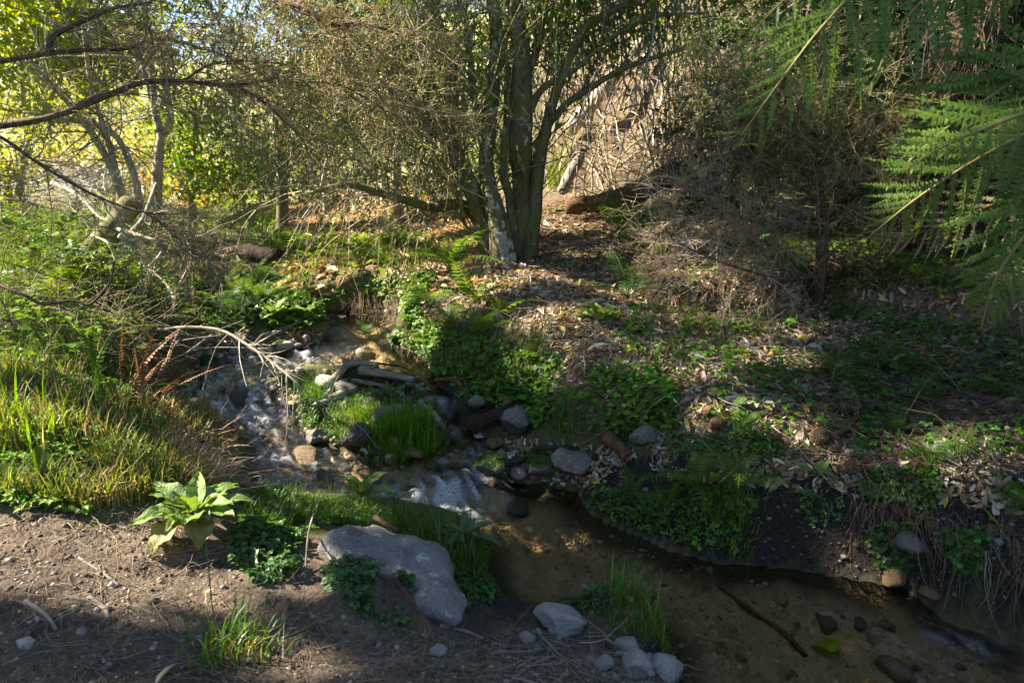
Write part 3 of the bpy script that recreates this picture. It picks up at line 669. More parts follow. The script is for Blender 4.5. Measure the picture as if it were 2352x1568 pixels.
# pale lichen plates on the middle stem
t = NT('pale_lichen'); p = t.objc(); nz = t.noise(p, 22, 5, .7)
M['lichen'] = t.done(t.principled(t.ramp(nz.outputs[0], [(.3, (.10, .10, .06)), (.48, (.30, .29, .23)), (.75, (.44, .43, .37))]), .95, t.bump(nz.outputs[0], .5, .006)).outputs[0])
def lichen(path, r, w, seed):
    P = smooth_path(pix(path, YB), 60); rng = np.random.default_rng(seed); b = Buf(); k = len(P); s = 16
    toC = unit(np.array([0, 0, CAM_Z])-P); T_ = unit(np.gradient(P, axis=0)); sd = unit(np.cross(T_, toC)); nn = np.cross(sd, T_); nn *= np.sign((nn*toC).sum(1, keepdims=True))
    V = []; tt = np.linspace(0, 1, k); hw = w*np.sin(np.pi*np.clip(tt*.96+.02, 0, 1))**.45
    for j in range(s+1):
        aa = (j/s*2-1)*hw*(1+.35*n2(P[:, 2]+j*.0, P[:, 2]*0+(0 if j < s/2 else 5), 14, 3, seed))
        V.append(P+sd*(np.sin(aa)*r)[:, None]+nn*(np.cos(aa)*r+.004)[:, None])
    V = np.stack(V, 1).reshape(-1, 3); V = V+nn.repeat(s+1, 0)*(.004*np.clip(n2(V[:, 0]*3, V[:, 2]*3, 30, 2, seed), -.6, 1))[:, None]
    q = np.array([[i*(s+1)+j, i*(s+1)+j+1, (i+1)*(s+1)+j+1, (i+1)*(s+1)+j] for i in range(k-1) for j in range(s)]); q = q[n2(V[q[:, 0], 0]*3+V[q[:, 0], 1], V[q[:, 0], 2], 16, 3, seed) > -.25]
    b.add(V, q); part(b, 'lichen_patch', M['lichen'], tree)
lichen([(1126,445,YB-.15),(1140,490,YB-.17),(1152,540,YB-.2),(1160,590,YB-.2)], .108, .55, 3)
lichen([(1121,300,YB),(1117,345,YB),(1117,372,YB)], .076, .35, 4); lichen([(1150,545,YB-.19),(1166,585,YB-.2),(1172,605,YB-.2)], .114, .7, 5)
lichen([(1218,285,YB-.02),(1210,310,YB-.02),(1205,335,YB-.02)], .092, .3, 6); lichen([(1136,90,YB),(1134,130,YB)], .064, .45, 7)
# epicormic shoots, dead twigs
b = Buf(); n = 620
src = np.concatenate([P[6:36] for P in tips]); S = src[RNG.integers(0, len(src), n)]
D = rvec(n)*np.array([.8, .7, .3])+np.array([0, 0, .75]); Ls = RNG.uniform(.3, 1.5, n)
Pt = wander(S, D, Ls, 9, .17, .05); V, Q = strands(Pt, taper(n, 9, RNG.uniform(.003, .011, n), .3), 3); b.add(V, Q, np.repeat(rcol(n, (.26, .23, .12), .35), 27, 0)); SH1 = Pt
n = 260; src = np.concatenate([P[14:] for P in (tips[0], tips[5], tips[6], tips[9], tips[11])]); S = src[RNG.integers(0, len(src), n)]
Pt = wander(S, rvec(n)*.6+np.array([-.3, 0, -.25]), RNG.uniform(.4, 1.4, n), 10, .16, -.08); V, Q = strands(Pt, taper(n, 10, RNG.uniform(.002, .007, n), .35), 3); b.add(V, Q, np.repeat(rcol(n, (.30, .25, .17), .3), 30, 0)); SH2 = Pt
o = part(b, 'shoots', M['twig'], tree); o['kind'] = 'stuff'
# crown: dark glossy leaves, clumped
b = Buf()
for (px, py, Y, R, nc) in [(1000,120,YB+.6,(1.0,.7,.5),40),(1320,40,YB+.4,(1.0,.8,.4),30),(820,170,YB-.1,(.9,.7,.7),70),(700,330,YB,(.7,.6,.6),90),(940,330,YB+.6,(.5,.5,.7),40),
                           (560,260,YB+.6,(.9,.7,.8),60),(1500,-40,YB+.5,(1.0,.9,.5),40),(760,60,YB+.3,(1.0,.8,.5),50),(1050,210,YB+1.0,(.8,.6,.8),40),(640,120,YB+.8,(1.,.8,.8),90),(1380,60,YB+.6,(.8,.7,.4),50),(900,40,YB+.5,(.8,.7,.5),60)]:
    P, _ = clump_points(at(px, py, Y), R, nc, 16, .13); leaves(b, P, .095, .34, (.075, .115, .024), .5)
P = np.concatenate([SH1[:, 3:].reshape(-1, 3), SH2[::2, 5:].reshape(-1, 3)]); P = P[RNG.random(len(P)) < .55]; leaves(b, P, .08, .36, (.10, .15, .026), .4)
o = part(b, 'crown', M['leaf'], tree, False); o['kind'] = 'stuff'

# ------------------------------------------------------------------ kanuka on the left, its boughs across the stream
kb = np.array([-3.9, 3.6, 0]); kb[2] = ground_z(*kb[:2])
kan = empty('kanuka_tree', kb, 'kanuka tree at the left with long bare boughs reaching over the stream', 'tree')
kp = lambda L: pix(L)
b = Buf(); limb(b, [kb, kb+[.1, .1, 1.2], kb+[.0, .2, 2.4], kb+[-.3, .3, 4], kb+[-.6, .2, 5.6]], .14, .05, 30, 12, .15, 3, flare=.4); part(b, 'trunk', M['bark_kanuka'], kan)
BOUGH = [([(-250,360,3.6),(-60,296,3.5),(0,288,3.5),(120,268,3.5),(240,222,3.6),(330,190,3.7),(420,188,3.8),(540,196,3.9),(640,184,4.1),(780,196,4.3),(880,250,4.4)], .022, .005),
         ([(-250,190,3.7),(-60,152,3.6),(0,142,3.6),(80,128,3.6),(180,116,3.7),(290,112,3.9),(360,90,4.1),(460,110,4.3),(560,150,4.4),(660,200,4.5)], .016, .004),
         ([(110,118,3.62),(128,80,3.65),(200,46,3.7),(270,18,3.8),(350,6,3.9)], .014, .006),
         ([(-200,250,3.4),(-20,305,3.3),(80,370,3.2),(180,430,3.2),(270,470,3.3),(340,488,3.4),(420,492,3.5)], .012, .003),
         ([(540,196,3.9),(600,230,3.9),(660,285,3.95),(700,330,4.0),(720,400,4.0)], .008, .003),
         ([(420,188,3.8),(480,150,3.9),(560,140,4.0),(680,150,4.1)], .008, .003),
         ([(300,470,3.3),(360,505,3.35),(420,560,3.4),(470,600,3.4)], .006, .002),
         ([(560,-40,4.4),(640,0,4.3),(700,20,4.2),(760,55,4.2),(860,60,4.3),(960,100,4.5)], .02, .005),
         ([(0,655,3.1),(60,680,3.05),(100,698,3.0),(170,690,3.0),(205,700,3.0),(240,665,3.05),(256,640,3.1),(262,600,3.1)], .009, .004)]
bp_ = []
for i, (pth, r0, r1) in enumerate(BOUGH):
    b = Buf(); bp_.append(limb(b, kp(pth), r0, r1, 44, 8, .18, 60+i)); part(b, 'branch', M['bark_kanuka'], kan)
b = Buf()
def twig_set(path, lo, n, L, grav, col=(.26, .19, .13), r=.0035):
    S = path[RNG.integers(int(lo*len(path)), len(path), n)]; T_ = unit(path[-1]-path[0])
    P = wander(S, rvec(n)*np.array([.8, .7, .7])+T_*.7, RNG.uniform(.4, 1, n)*L, 9, .13, grav); V, Q = strands(P, taper(n, 9, RNG.uniform(.5, 1, n)*r, .3), 4); b.add(V, Q, np.repeat(rcol(n, col, .25), 36, 0)); return P
TW = [twig_set(bp_[0], .35, 64, .9, -.04), twig_set(bp_[1], .35, 50, .8, -.02), twig_set(bp_[4], .1, 26, .5, -.08), twig_set(bp_[5], .1, 26, .5, -.02), twig_set(bp_[7], .0, 70, .8, -.06), twig_set(bp_[2], .1, 26, .6, 0)]
TW2 = [twig_set(bp_[3], .3, 40, .5, -.05), twig_set(bp_[6], .2, 40, .35, -.06)]
o = part(b, 'twigs', M['twig'], kan); o['kind'] = 'stuff'
b = Buf()
def dress(T, frac, kinds, size, base=(1, 1, 1), lo=3):
    P = T[:, lo:].reshape(-1, 3); D = (T[:, lo:]-T[:, lo-1:-1]).reshape(-1, 3); m = RNG.random(len(P)) < frac; P, D = P[m], D[m]
    sprays(b, kinds, P, unit(D)+rvec(len(P))*.6+np.array([0, 0, -.15]), size, base=base)
for T_ in (TW[0], TW[1], TW[4]): dress(T_, .17, SPRAY_B+SPRAY_G, .9, (1.3,1.4,.9))
for T_ in (TW[2], TW[3], TW[5]): dress(T_, .24, SPRAY_B+SPRAY_G, .75, (1.3,1.4,.9))
for T_ in TW2: dress(T_, .3, SPRAY_B, .45)
# hanging brush filling out the bough ends
def brush(px, py, Y, R, n, kinds, size, base=(1, 1, 1), dirb=(.6, 0, -.3)):
    P, _ = clump_points(at(px, py, Y), R, max(n//6, 1), 6, .13, shell=.1); sprays(b, kinds, P, rvec(len(P))*.8+np.array(dirb), size, base=base)
brush(640,90,4.3,(.85,.6,.42),50,SPRAY_B+SPRAY_G*2,.9,(1.3,1.4,.85)); brush(800,170,4.4,(.55,.5,.42),45,SPRAY_B+SPRAY_G*2,.9,(1.25,1.4,.85)); brush(560,190,4.1,(.4,.4,.3),50,SPRAY_B+SPRAY_G,.8,(1.25,1.35,.9))
brush(470,60,4.2,(.5,.5,.3),50,SPRAY_B*2+SPRAY_G,.8,(1.25,1.35,.9)); brush(700,300,4.3,(.35,.4,.3),45,SPRAY_B+SPRAY_G,.8,(1.25,1.4,.85)); brush(430,560,3.5,(.13,.15,.16),26,SPRAY_B,.5); brush(380,520,3.4,(.2,.2,.12),18,SPRAY_B,.5)
brush(880,60,4.5,(.4,.4,.35),60,SPRAY_B+SPRAY_G,.85,(1.25,1.4,.85)); brush(820,330,4.5,(.25,.3,.25),50,SPRAY_B+SPRAY_G,.8); brush(250,20,4.0,(.6,.4,.2),50,SPRAY_B,.7)
o = part(b, 'foliage', M['dry'], kan, False); o['kind'] = 'stuff'

# ------------------------------------------------------------------ unseen crowns added outside the view to block light, gaps cut for sun patches
def shade_crown(parent, C, R, ncl, seed, col=(.055, .085, .025)):
    rng = np.random.default_rng(seed); b = Buf(); P, c = clump_points(C, R, ncl, 34, .2, rng, .3); P = P[sun_keep(P)]
    pv = project(P); m = ~((pv[:, 1] > -40) & (pv[:, 0] > -60) & (pv[:, 0] < 2400) & (P[:, 1] > .5)); P = P[m]
    leaves(b, P, .17, .42, col, .3, rng); o = part(b, 'crown', M['leaf'], parent, False); o['kind'] = 'stuff'; return c
def shade_tree(x, y, C, R, ncl, seed, label, h):
    g = np.array([x, y, float(ground_z(x, y))]); e = empty('broadleaf_tree', g, label, 'tree'); rng = np.random.default_rng(seed)
    b = Buf(); C = np.array(C, float); top = C+[0, 0, .2]; limb(b, [g, g+(top-g)*[.15, .15, .35], g+(top-g)*[.45, .5, .7], top], .15, .05, 26, 12, .15, seed, flare=.4)
    for i in range(7):
        s = g+(top-g)*(.45+.08*i); e_ = C+rvec(1, rng)[0]*np.array(R)*.8; limb(b, [s, (s+e_)/2+[0, 0, .25], e_], .05, .01, 14, 7, .1, i)
    part(b, 'trunk', M['bark_moss'], e); shade_crown(e, C, R, ncl, seed)
shade_crown(tree, (1.1,7.7,5.6), (2.1,1.8,.9), 330, 75)  # unseen crown added above the tree to shade the right hillside
shade_crown(tree, (-.3,7.6,4.7), (1.5,1.5,.7), 260, 77)  # lower unseen crown, added to shade the near part of that hillside
shade_tree(6.6,4.6,(4.6,4.9,5.4),(2.3,2.3,.8),420,78,'unseen broadleaf tree added to keep skylight off the right slope',6)  # added out of view to hold skylight off the right side
shade_tree(7.4,8.2,(5.6,8.2,7.0),(2.4,2.2,.9),420,79,'unseen broadleaf tree added high on the right to darken the hillside',6)
shade_tree(-8.2,-.6,(-8,-.4,7.2),(2.0,2.4,4.8),1250,72,'unseen tall tree added at the lower left to block the sun',6)  # this and the next two: row of trees added as a sun screen
shade_tree(-8.6,7.4,(-8.2,7.2,7.4),(2.0,2.3,4.8),1000,73,'unseen tall tree added upstream of the kanuka to block the sun',6)
shade_tree(-8.4,3.4,(-8,3.5,7.2),(2.0,2.4,4.8),1250,74,'unseen tall tree added behind the kanuka to block the sun',6)
# ------------------------------------------------------------------ trees beyond, each with its own trunk and crown
def small_tree(name, label, paths, Y, r, mat_, crown, lcol, L, W, seed, per=18, sig=.16, group=None, cat='tree', twigs=40, droop=.3, twl=1.0, leafm='leaf'):
    rng = np.random.default_rng(seed); P0 = at(paths[0][0][0], paths[0][0][1], paths[0][0][2] if len(paths[0][0]) > 2 else Y); g = np.array([P0[0], P0[1], float(ground_z(P0[0], P0[1]))])
    e = empty(name, g, label, cat, group); pts = []
    b = Buf()
    for i, pth in enumerate(paths):
        A = pix(pth, Y)
        if i == 0: A = np.vstack([[*g[:2], g[2]-.05], A[1:]]) if A[0][2] < g[2]+.3 else np.vstack([[*g[:2], g[2]-.05], A])
        pts.append(limb(b, A, r[i], r[i]*.35, 26, 9, .16, seed+i, flare=.3 if i == 0 else 0))
    part(b, 'trunk', M[mat_], e)
    if twigs:
        b = Buf(); src = np.concatenate([p[8:] for p in pts]); S = src[rng.integers(0, len(src), twigs)]; T_ = wander(S, rvec(twigs, rng)+[0, 0, .2], rng.uniform(.4, 1.2, twigs)*twl, 8, .15, .0, rng)
        V, Q = strands(T_, taper(twigs, 8, rng.uniform(.3, 1, twigs)*r[0]*.22, .3), 4); b.add(V, Q, np.repeat(rcol(twigs, (.32, .28, .2), .25, .05, rng), 32, 0)); o = part(b, 'twigs', M['twig'], e); o['kind'] = 'stuff'
    if crown:
        b = Buf()
        for (px, py, YY, R, nc) in crown:
            P, _ = clump_points(at(px, py, YY), R, nc, per, sig, rng, .2); leaves(b, P, L, W, lcol, droop, rng)
        o = part(b, 'crown', M[leafm], e, False); o['kind'] = 'stuff'
    return e
small_tree('pale_tree','slim white-barked tree that forks in a Y at the valley mouth',[[(352,500,9.2),(360,430),(366,350),(372,310),(356,260),(352,200),(345,120),(330,20)],[(372,312),(392,280),(384,220),(380,150),(400,60)],[(356,260),(340,200),(320,120),(300,30)]],9.2,[.075,.05,.035],'bark_pale',
           [(300,60,9.4,(1.1,.9,.8),60),(420,120,9.6,(.8,.8,.8),40)],(.17,.21,.03),.085,.5,101,twigs=60)
small_tree('broadleaf_tree','bright green leafy tree beside the white forked trunk',[[(440,470,10.2),(436,380),(450,300),(440,180)]],10.2,[.07],'bark_moss',
           [(430,330,10.2,(.62,.6,.75),70),(520,300,10.0,(.6,.5,.8),60),(470,220,10.4,(.7,.6,.6),50),(560,400,10,(.5,.5,.5),40),(450,400,9.9,(.35,.35,.3),24)],(.14,.21,.02),.085,.5,102,twigs=30)
small_tree('broadleaf_tree','tall yellow-green backlit tree at the far left edge',[[(40,480,12),(60,330),(50,150),(70,-60)],[(60,330),(140,180),(200,20)]],12,[.06,.04],'bark_pale',
           [(60,60,12,(1.5,1.2,1.0),200),(200,90,12.4,(1.3,1,.9),150),(-40,180,12,(1.1,1,.9),130),(120,210,12.6,(.9,.8,.6),50),(280,0,12.5,(1.4,1,.7),90),(0,330,11.5,(.6,.6,.5),36)],(.22,.27,.03),.14,.5,103,twigs=60)
small_tree('broadleaf_tree','spreading tree with leaning limbs in the sunlit gap at left',[[(300,500,8.6),(270,420),(220,320),(150,230),(60,130)],[(290,480),(250,330),(210,200),(190,60)],[(330,500,8.6),(300,380),(250,300),(120,270),(0,250)]],8.6,[.06,.045,.05],'bark_pale',
           [(140,180,8.7,(.9,.7,.6),46),(260,270,8.8,(.6,.5,.5),26),(60,280,8.4,(.6,.5,.45),22),(330,190,9,(.5,.5,.45),26)],(.17,.21,.025),.075,.5,104,twigs=110,twl=1.2)
small_tree('shrub','golden brown bush glowing in the sun below the green tree',[[(420,465,13),(425,430)]],13,[.05],'bark_pale',[(425,415,13,(.75,.7,.45),60),(470,440,13,(.5,.5,.3),30)],(.42,.29,.08),.07,.5,105,twigs=20,cat='shrub')
small_tree('broadleaf_tree','dark green tree with drooping leaves behind the kanuka brush',[[(640,500,9.0),(650,420),(640,300),(620,150)],[(645,400),(600,330),(560,280)],[(650,380),(720,300),(780,200)]],9.0,[.08,.04,.04],'bark_moss',
           [(600,300,9,(.8,.7,.9),70),(700,250,9.2,(.8,.7,.9),70),(640,430,8.8,(.55,.5,.4),36),(560,420,9.2,(.4,.4,.4),26),(760,400,9,(.6,.5,.5),40),(680,100,9.6,(1.2,.8,.7),60),(800,300,9.4,(.6,.6,.8),46)],(.085,.125,.03),.10,.36,106,twigs=120,droop=.7)
for i, (px, pb, pt, Y, r, lb) in enumerate([(915,470,40,9.6,.065,'straight pale trunk left of the many-stemmed tree, lit by sun'),(1290,300,60,11.4,.085,'short sunlit pale trunk on the hillside right of the many-stemmed tree'),
        (770,460,60,12.0,.05,'thin brown trunk in the dark wood behind the mossy limb'),(862,440,30,13,.05,'slender trunk in the wood behind the straight pale trunk'),
        (1060,400,0,13,.07,'brown trunk seen between the left stems of the large tree'),(1400,260,-60,13.4,.08,'tall pale trunk high on the hillside among vines'),(1520,180,-80,14,.08,'upper hillside trunk right of the hanging vines')]):
    w = [(px, pb, Y), (px-4, pb*.7+pt*.3), (px+5*(-1)**i, pb*.35+pt*.65), (px-6, pt)]
    small_tree('forest_tree', lb, [w], Y, [r], 'bark_pale' if i in (0,1,5,6) else 'wood_brown', [(px-20, pt-60, Y+.3, (1.0,.9,.7), 40), (px+60, pt+40, Y+1, (.8,.8,.7), 26)], (.07,.11,.024), .10, .4, 120+i, twigs=26)
# deep wood behind
for i, (px, py, Y, R, nc, c) in enumerate([(760,380,15.5,(1.6,1.2,1.3),90,(.05,.08,.03)),(960,330,17,(2.0,1.5,1.6),110,(.055,.085,.025)),(1180,150,18,(2.4,1.5,2.0),110,(.07,.11,.025)),(620,380,15,(1.2,1.,.9),60,(.06,.09,.04)),(1420,20,18,(2.4,1.5,1.2),90,(.09,.13,.03)),(860,100,16,(2.4,1.5,1.6),110,(.07,.1,.028)),(1050,-20,15,(2.2,1.5,1.2),90,(.08,.115,.03)),(1640,-30,16,(2.0,1.5,1.0),70,(.11,.15,.03))]):
    lab = ['dusky shrubby tree low in the wood behind the mossy limb','broad dark tree in the wood behind the straight pale trunk','green tree behind the top of the many-stemmed tree','low blue-green tree at the end of the stream corridor','light green tree at the crest of the hillside','tall tree filling the top centre behind the brush','high crown showing between the stems at the top','sunlit crown behind the fern tips at the top'][i]
    small_tree('forest_tree', lab, [[(px, py+120, Y), (px+6, py+40), (px-4, py-60)]], Y, [.09], 'bark_moss', [(px, py, Y, R, nc)], c, .15, .45, 150+i, twigs=16, sig=.22)
for i, (px, py, Y, R, nc, c, lb) in enumerate([(1760,120,7.6,(.9,.7,.7),90,(.05,.085,.022),'dark leafy tree behind the top fern frond'),(1950,60,7.8,(1.0,.8,.8),100,(.045,.075,.022),'dark leafy tree filling the gap left of the tree-fern trunk'),(2260,120,6.6,(.8,.6,.7),90,(.04,.065,.02),'dark leafy tree at the top right corner'),(1660,330,7.4,(.65,.5,.6),100,(.05,.085,.022),'low dark leafy bush at the shaded end of the hillside'),(1830,420,6.6,(.8,.5,.5),110,(.045,.08,.02),'dark undergrowth bush behind the grey dead twigs'),(2050,260,6.4,(.6,.5,.5),70,(.04,.07,.02),'dark bush against the tree-fern trunk'),(2250,400,5.6,(.5,.4,.4),60,(.045,.08,.02),'dark bush behind the right-hand fern fronds'),(2080,-10,7.4,(.9,.7,.6),90,(.04,.07,.02),'dark leafy crown behind the tree-fern top'),(2340,60,6.2,(.7,.6,.6),80,(.04,.065,.02),'dark leafy crown right of the tree-fern trunk'),(1980,150,7,(.6,.5,.5),60,(.045,.075,.02),'dark shrub left of the fibrous trunk'),(1620,20,9.5,(1.0,.8,.7),80,(.12,.17,.03),'sunlit leafy tree at the top above the vines')]):
    small_tree('forest_tree', lb, [[(px, py+140, Y), (px+6, py+60), (px-4, py-40)]], Y, [.05], 'bark_moss', [(px, py, Y, R, nc)], c, .085, .45, 190+i, twigs=30, sig=.12)
for i, (px, py, Y, R, nc, c, lb) in enumerate([(110,250,15,(1.3,1,1.1),90,(.22,.25,.03),'lemon-green tree in the valley behind the leaning limbs'),(250,190,17,(1.5,1.2,1.2),90,(.2,.24,.03),'yellow-green tree beyond the fork of the white trunk'),(20,420,11,(.8,.7,.5),60,(.2,.22,.04),'yellowish bush at the left edge above the undergrowth'),(330,430,14,(.8,.7,.5),50,(.16,.2,.03),'green bush at the foot of the white trunk'),(540,120,12,(1.3,1,1.0),110,(.12,.16,.03),'green tree behind the kanuka boughs'),(740,180,11.5,(1.3,1,1.1),120,(.11,.15,.03),'leafy tree in the wood behind the hanging brush'),(880,260,11,(.9,.8,.8),80,(.12,.17,.03),'leafy tree left of the many stems'),(1060,240,10.5,(.7,.6,.9),80,(.14,.19,.03),'yellow-green leafy tree seen between the stems'),(1150,330,10.5,(.6,.5,.7),60,(.13,.18,.03),'bright leafy sapling just behind the stems'),(1330,90,12,(.8,.7,.7),50,(.14,.19,.03),'bright leafy tree on the hillside crest behind the vines')]):
    small_tree('broadleaf_tree', lb, [[(px, py+150, Y), (px+6, py+60), (px-4, py-40)]], Y, [.05], 'bark_pale', [(px, py, Y, R, nc)], c, .10, .48, 210+i, twigs=40, sig=.16)
# scrub and hill bushes in the sunlit valley
VS = [(70,400,24,(2.2,1.8,1.1),(.24,.22,.07),'pale sunlit scrub bush at the left edge of the valley'),(200,380,30,(3,2.4,1.6),(.27,.24,.085),'large straw-coloured bush in the middle of the valley'),(310,360,34,(2.6,2.2,1.5),(.25,.22,.08),'straw-coloured bush in front of the far hill'),(150,320,42,(4,3,2.2),(.22,.21,.075),'bleached thicket on the far valley slope'),(270,290,52,(5,4,3),(.19,.2,.075),'round tree on the skyline of the far hill'),(60,300,50,(5,4,2.6),(.2,.19,.06),'hazy bush on the far hill at the left'),(400,300,60,(5,4,3.4),(.16,.17,.06),'olive tree crown on the far hill behind the white trunk'),(500,330,45,(4,3,3),(.13,.15,.05),'green tree on the far slope behind the leafy tree'),(560,430,22,(1.6,1.4,.9),(.17,.18,.05),'bush at the head of the valley beside the stream'),(470,420,36,(2.5,2,1.4),(.3,.25,.1),'dry bush at the end of the valley floor')]
for i, (px, py, Y, R, c, lb) in enumerate(VS):
    small_tree('shrub', lb, [[(px, py+40, Y), (px, py)]], Y, [.08], 'bark_pale', [(px, py, Y, R, int(60+R[0]*14))], tuple(np.array(c)*1.15+[0,0,.03]), .055+.006*Y, .5, 170+i, twigs=0, sig=.2+.008*Y, cat='shrub')
# grey leaf-skirt heap of dead fronds at left back
def strand_pile(poly, n, L, r, col, name, grav=-.1, spread=.9, lift=(.0,.25), zdir=.15, water=False, k=5, dirb=(0,0,0), var=.3, curl=.14, sides=3):
    P, N = scatter(poly, n, water=water, jig=12); n = len(P); P = P+N*RNG.uniform(*lift, n)[:, None]
    W = wander(P, rvec(n)*np.array([1, 1, zdir])*spread+np.array(dirb), RNG.uniform(.4, 1.3, n)*L, k, curl, grav)
    gz = ground_z(W[..., 0], W[..., 1])+r; W[..., 2] = np.maximum(W[..., 2], gz)
    b = Buf(); V, Q = strands(W, taper(n, k, RNG.uniform(.5, 1.2, n)*r, .35), sides); b.add(V, Q, np.repeat(rcol(n, col, var, .06), k*sides, 0)); o = b.build(name, M['twig']); return tag(o, kind='stuff')
strand_pile([(60,410),(330,430),(350,500),(240,520),(60,480)], 600, 1.0, .014, (.30,.29,.30), 'dead_fronds_heap', lift=(0,.8))['label'] = 'grey heap of dead fronds in the valley behind the fallen logs'
strand_pile(R_HILL[:4]+[(1620,60),(1640,420),(1500,560),(1200,590),(900,640),(640,600),(640,470)], 5200, .75, .006, (.30,.235,.14), 'hillside_debris', lift=(0,.06), grav=-.05)['label'] = 'brown fallen twigs and bark covering the sunny hillside'
strand_pile([(1500,200),(2352,0),(2500,560),(1500,600)], 2500, .8, .006, (.09,.055,.03), 'shade_tinted_debris', lift=(0,.1), grav=-.05)['label'] = 'brown twigs and fronds on the right hillside, darkened in colour for shade'  # darker copy of the hillside debris, shade put into its colour
P, N = scatter([(1240,600),(1240,150),(1450,-60),(1640,60),(1640,480),(1500,560)], 5000, jig=15); b = Buf(); litter_leaves(b, P, N, .14, .3, rcol(len(P), (.36,.26,.15), .3), tilt=.6); tag(b.build('hillside_leaves', M['dry']), kind='stuff', label='tan dead leaves scattered over the sunny hillside')
P, N = scatter([(640,700),(640,480),(900,420),(1150,520),(1140,640),(900,690)], 5200, jig=15); b = Buf(); litter_leaves(b, P, N, .11, .3, rcol(len(P), (.36,.26,.15), .3), tilt=.5); tag(b.build('bank_leaves', M['dry']), kind='stuff', label='tan dead leaves on the sunny bank behind the pool')
# logs
def log_thing(name, label, path, Y, r0, r1, mat_, seed, cat='log', snap=False, group=None, k=30, sides=12, rough=.2, lift=0):
    A = pix(path, Y) if not snap else np.array([hit(p[0], p[1])+[0, 0, r0*.6+lift+(p[2] if len(p) > 2 else 0)] for p in path])
    c = A.mean(0); e_ = A-c; b = Buf(); limb(b, e_, r0, r1, k, sides, rough, seed, cap=True); o = b.build(name, M[mat_], None, True); o.location = c; return tag(o, label, cat, group)
log_thing('fallen_log','mossy log leaning up from the left bank, broken off at its upper end',[(165,650,4.9),(215,590,5.1),(250,535,5.3),(300,470,5.6)],None,.105,.085,'bark_moss',201)
log_thing('broken_stump','splintered orange-brown stub leaning left of the mossy log',[(105,640,4.8),(85,600,4.8),(62,560,4.85)],None,.03,.035,'wood_brown',202,cat='stump')
log_thing('fallen_log','reddish-brown log lying along the hillside right of the large tree',[(1300,475,7.6),(1400,462,7.6),(1480,432,7.4),(1560,395,7.2)],None,.09,.14,'wood_brown',203)
log_thing('fallen_branch','pale branch lying among litter below the red-brown log',[(1215,580),(1300,572),(1380,556),(1460,540)],None,.022,.03,'wood_grey',204,snap=True,cat='branch')
log_thing('fallen_branch','short mossy green stick in front of the red-brown log',[(1275,490,.02),(1330,487,.02)],None,.025,.025,'bark_moss',205,snap=True,cat='branch')
log_thing('fallen_log','pale log slanting up the hillside beneath the vines',[(1310,300,10),(1360,240,10.4),(1420,160,11),(1470,100,11.4)],None,.11,.09,'bark_pale',206)
log_thing('fallen_log','bleached broken log standing on the sunny bank right of the stems',[(1290,440,8),(1310,400,8.2),(1330,360,8.5)],None,.06,.075,'wood_grey',207)
log_thing('fallen_log','dark flat log across the upper stream by the white water',[(510,585,7.0),(570,582,7.0),(640,590,6.9)],None,.10,.08,'wood_wet',208)
log_thing('fallen_branch','thin pale log across the far head of the stream',[(480,555,9),(540,550,9)],None,.04,.03,'wood_grey',209,cat='branch')
log_thing('fallen_log','bluish log lying up the valley beside the stream head',[(500,520,10),(560,490,10.5),(620,470,11)],None,.09,.07,'wood_grey',210)
for i, (pth, r) in enumerate([([(270,600,5.2),(300,540,5.3),(330,500,5.4),(360,420,5.6)],.03),([(275,540,5.),(300,560,5.),(340,620,5.),(350,680,5.)],.022),([(240,520,5.3),(330,545,5.2),(375,570,5.2),(345,610,5.1),(300,650,5.)],.024),([(120,420,6),(180,450,5.8),(230,500,5.6),(280,520,5.4)],.02),([(210,690,4.6),(245,640,4.6),(265,600,4.7),(250,560,4.7),(210,540,4.8)],.018),([(390,700,5),(420,640,5),(440,590,5.1),(425,540,5.2)],.014),([(370,760,4.6),(400,700,4.7),(380,650,4.9),(330,610,5)],.013)]):
    log_thing('dead_branch',['thickest bleached branch, rising steeply beside the leaning mossy log', 'pale branch dropping to the ground right of the mossy log', 'crooked bleached branch hooking round below the top of the mossy log', 'pale branch crossing high behind the mossy log', 'zigzag bare branch in front of the mossy log', 'thin pale branch curving up beside the shaded bank', 'thin bent branch reaching down to the gully by the shingle'][i],pth,None,r,r*.4,'bark_pale',220+i,cat='branch')
strand_pile([(60,480),(420,470),(440,640),(360,720),(120,700)], 220, .9, .006, (.42,.38,.3), 'bleached_twigs', lift=(.1,.7), zdir=.7, curl=.2)['label'] = 'tangle of bleached twigs round the leaning mossy log'
strand_pile([(0,520),(420,520),(420,800),(0,860)], 420, .6, .0035, (.22,.17,.10), 'undergrowth_twigs', lift=(.05,.5), zdir=1.0, curl=.2)['label'] = 'thin brown twigs through the sunlit undergrowth at left'
strand_pile([(1180,480),(1450,430),(1660,420),(1640,620),(1200,640)], 1500, .45, .004, (.30,.21,.12), 'root_debris', lift=(0,.04), grav=-.05)['label'] = 'sticks and roots covering the ground right of the large tree'
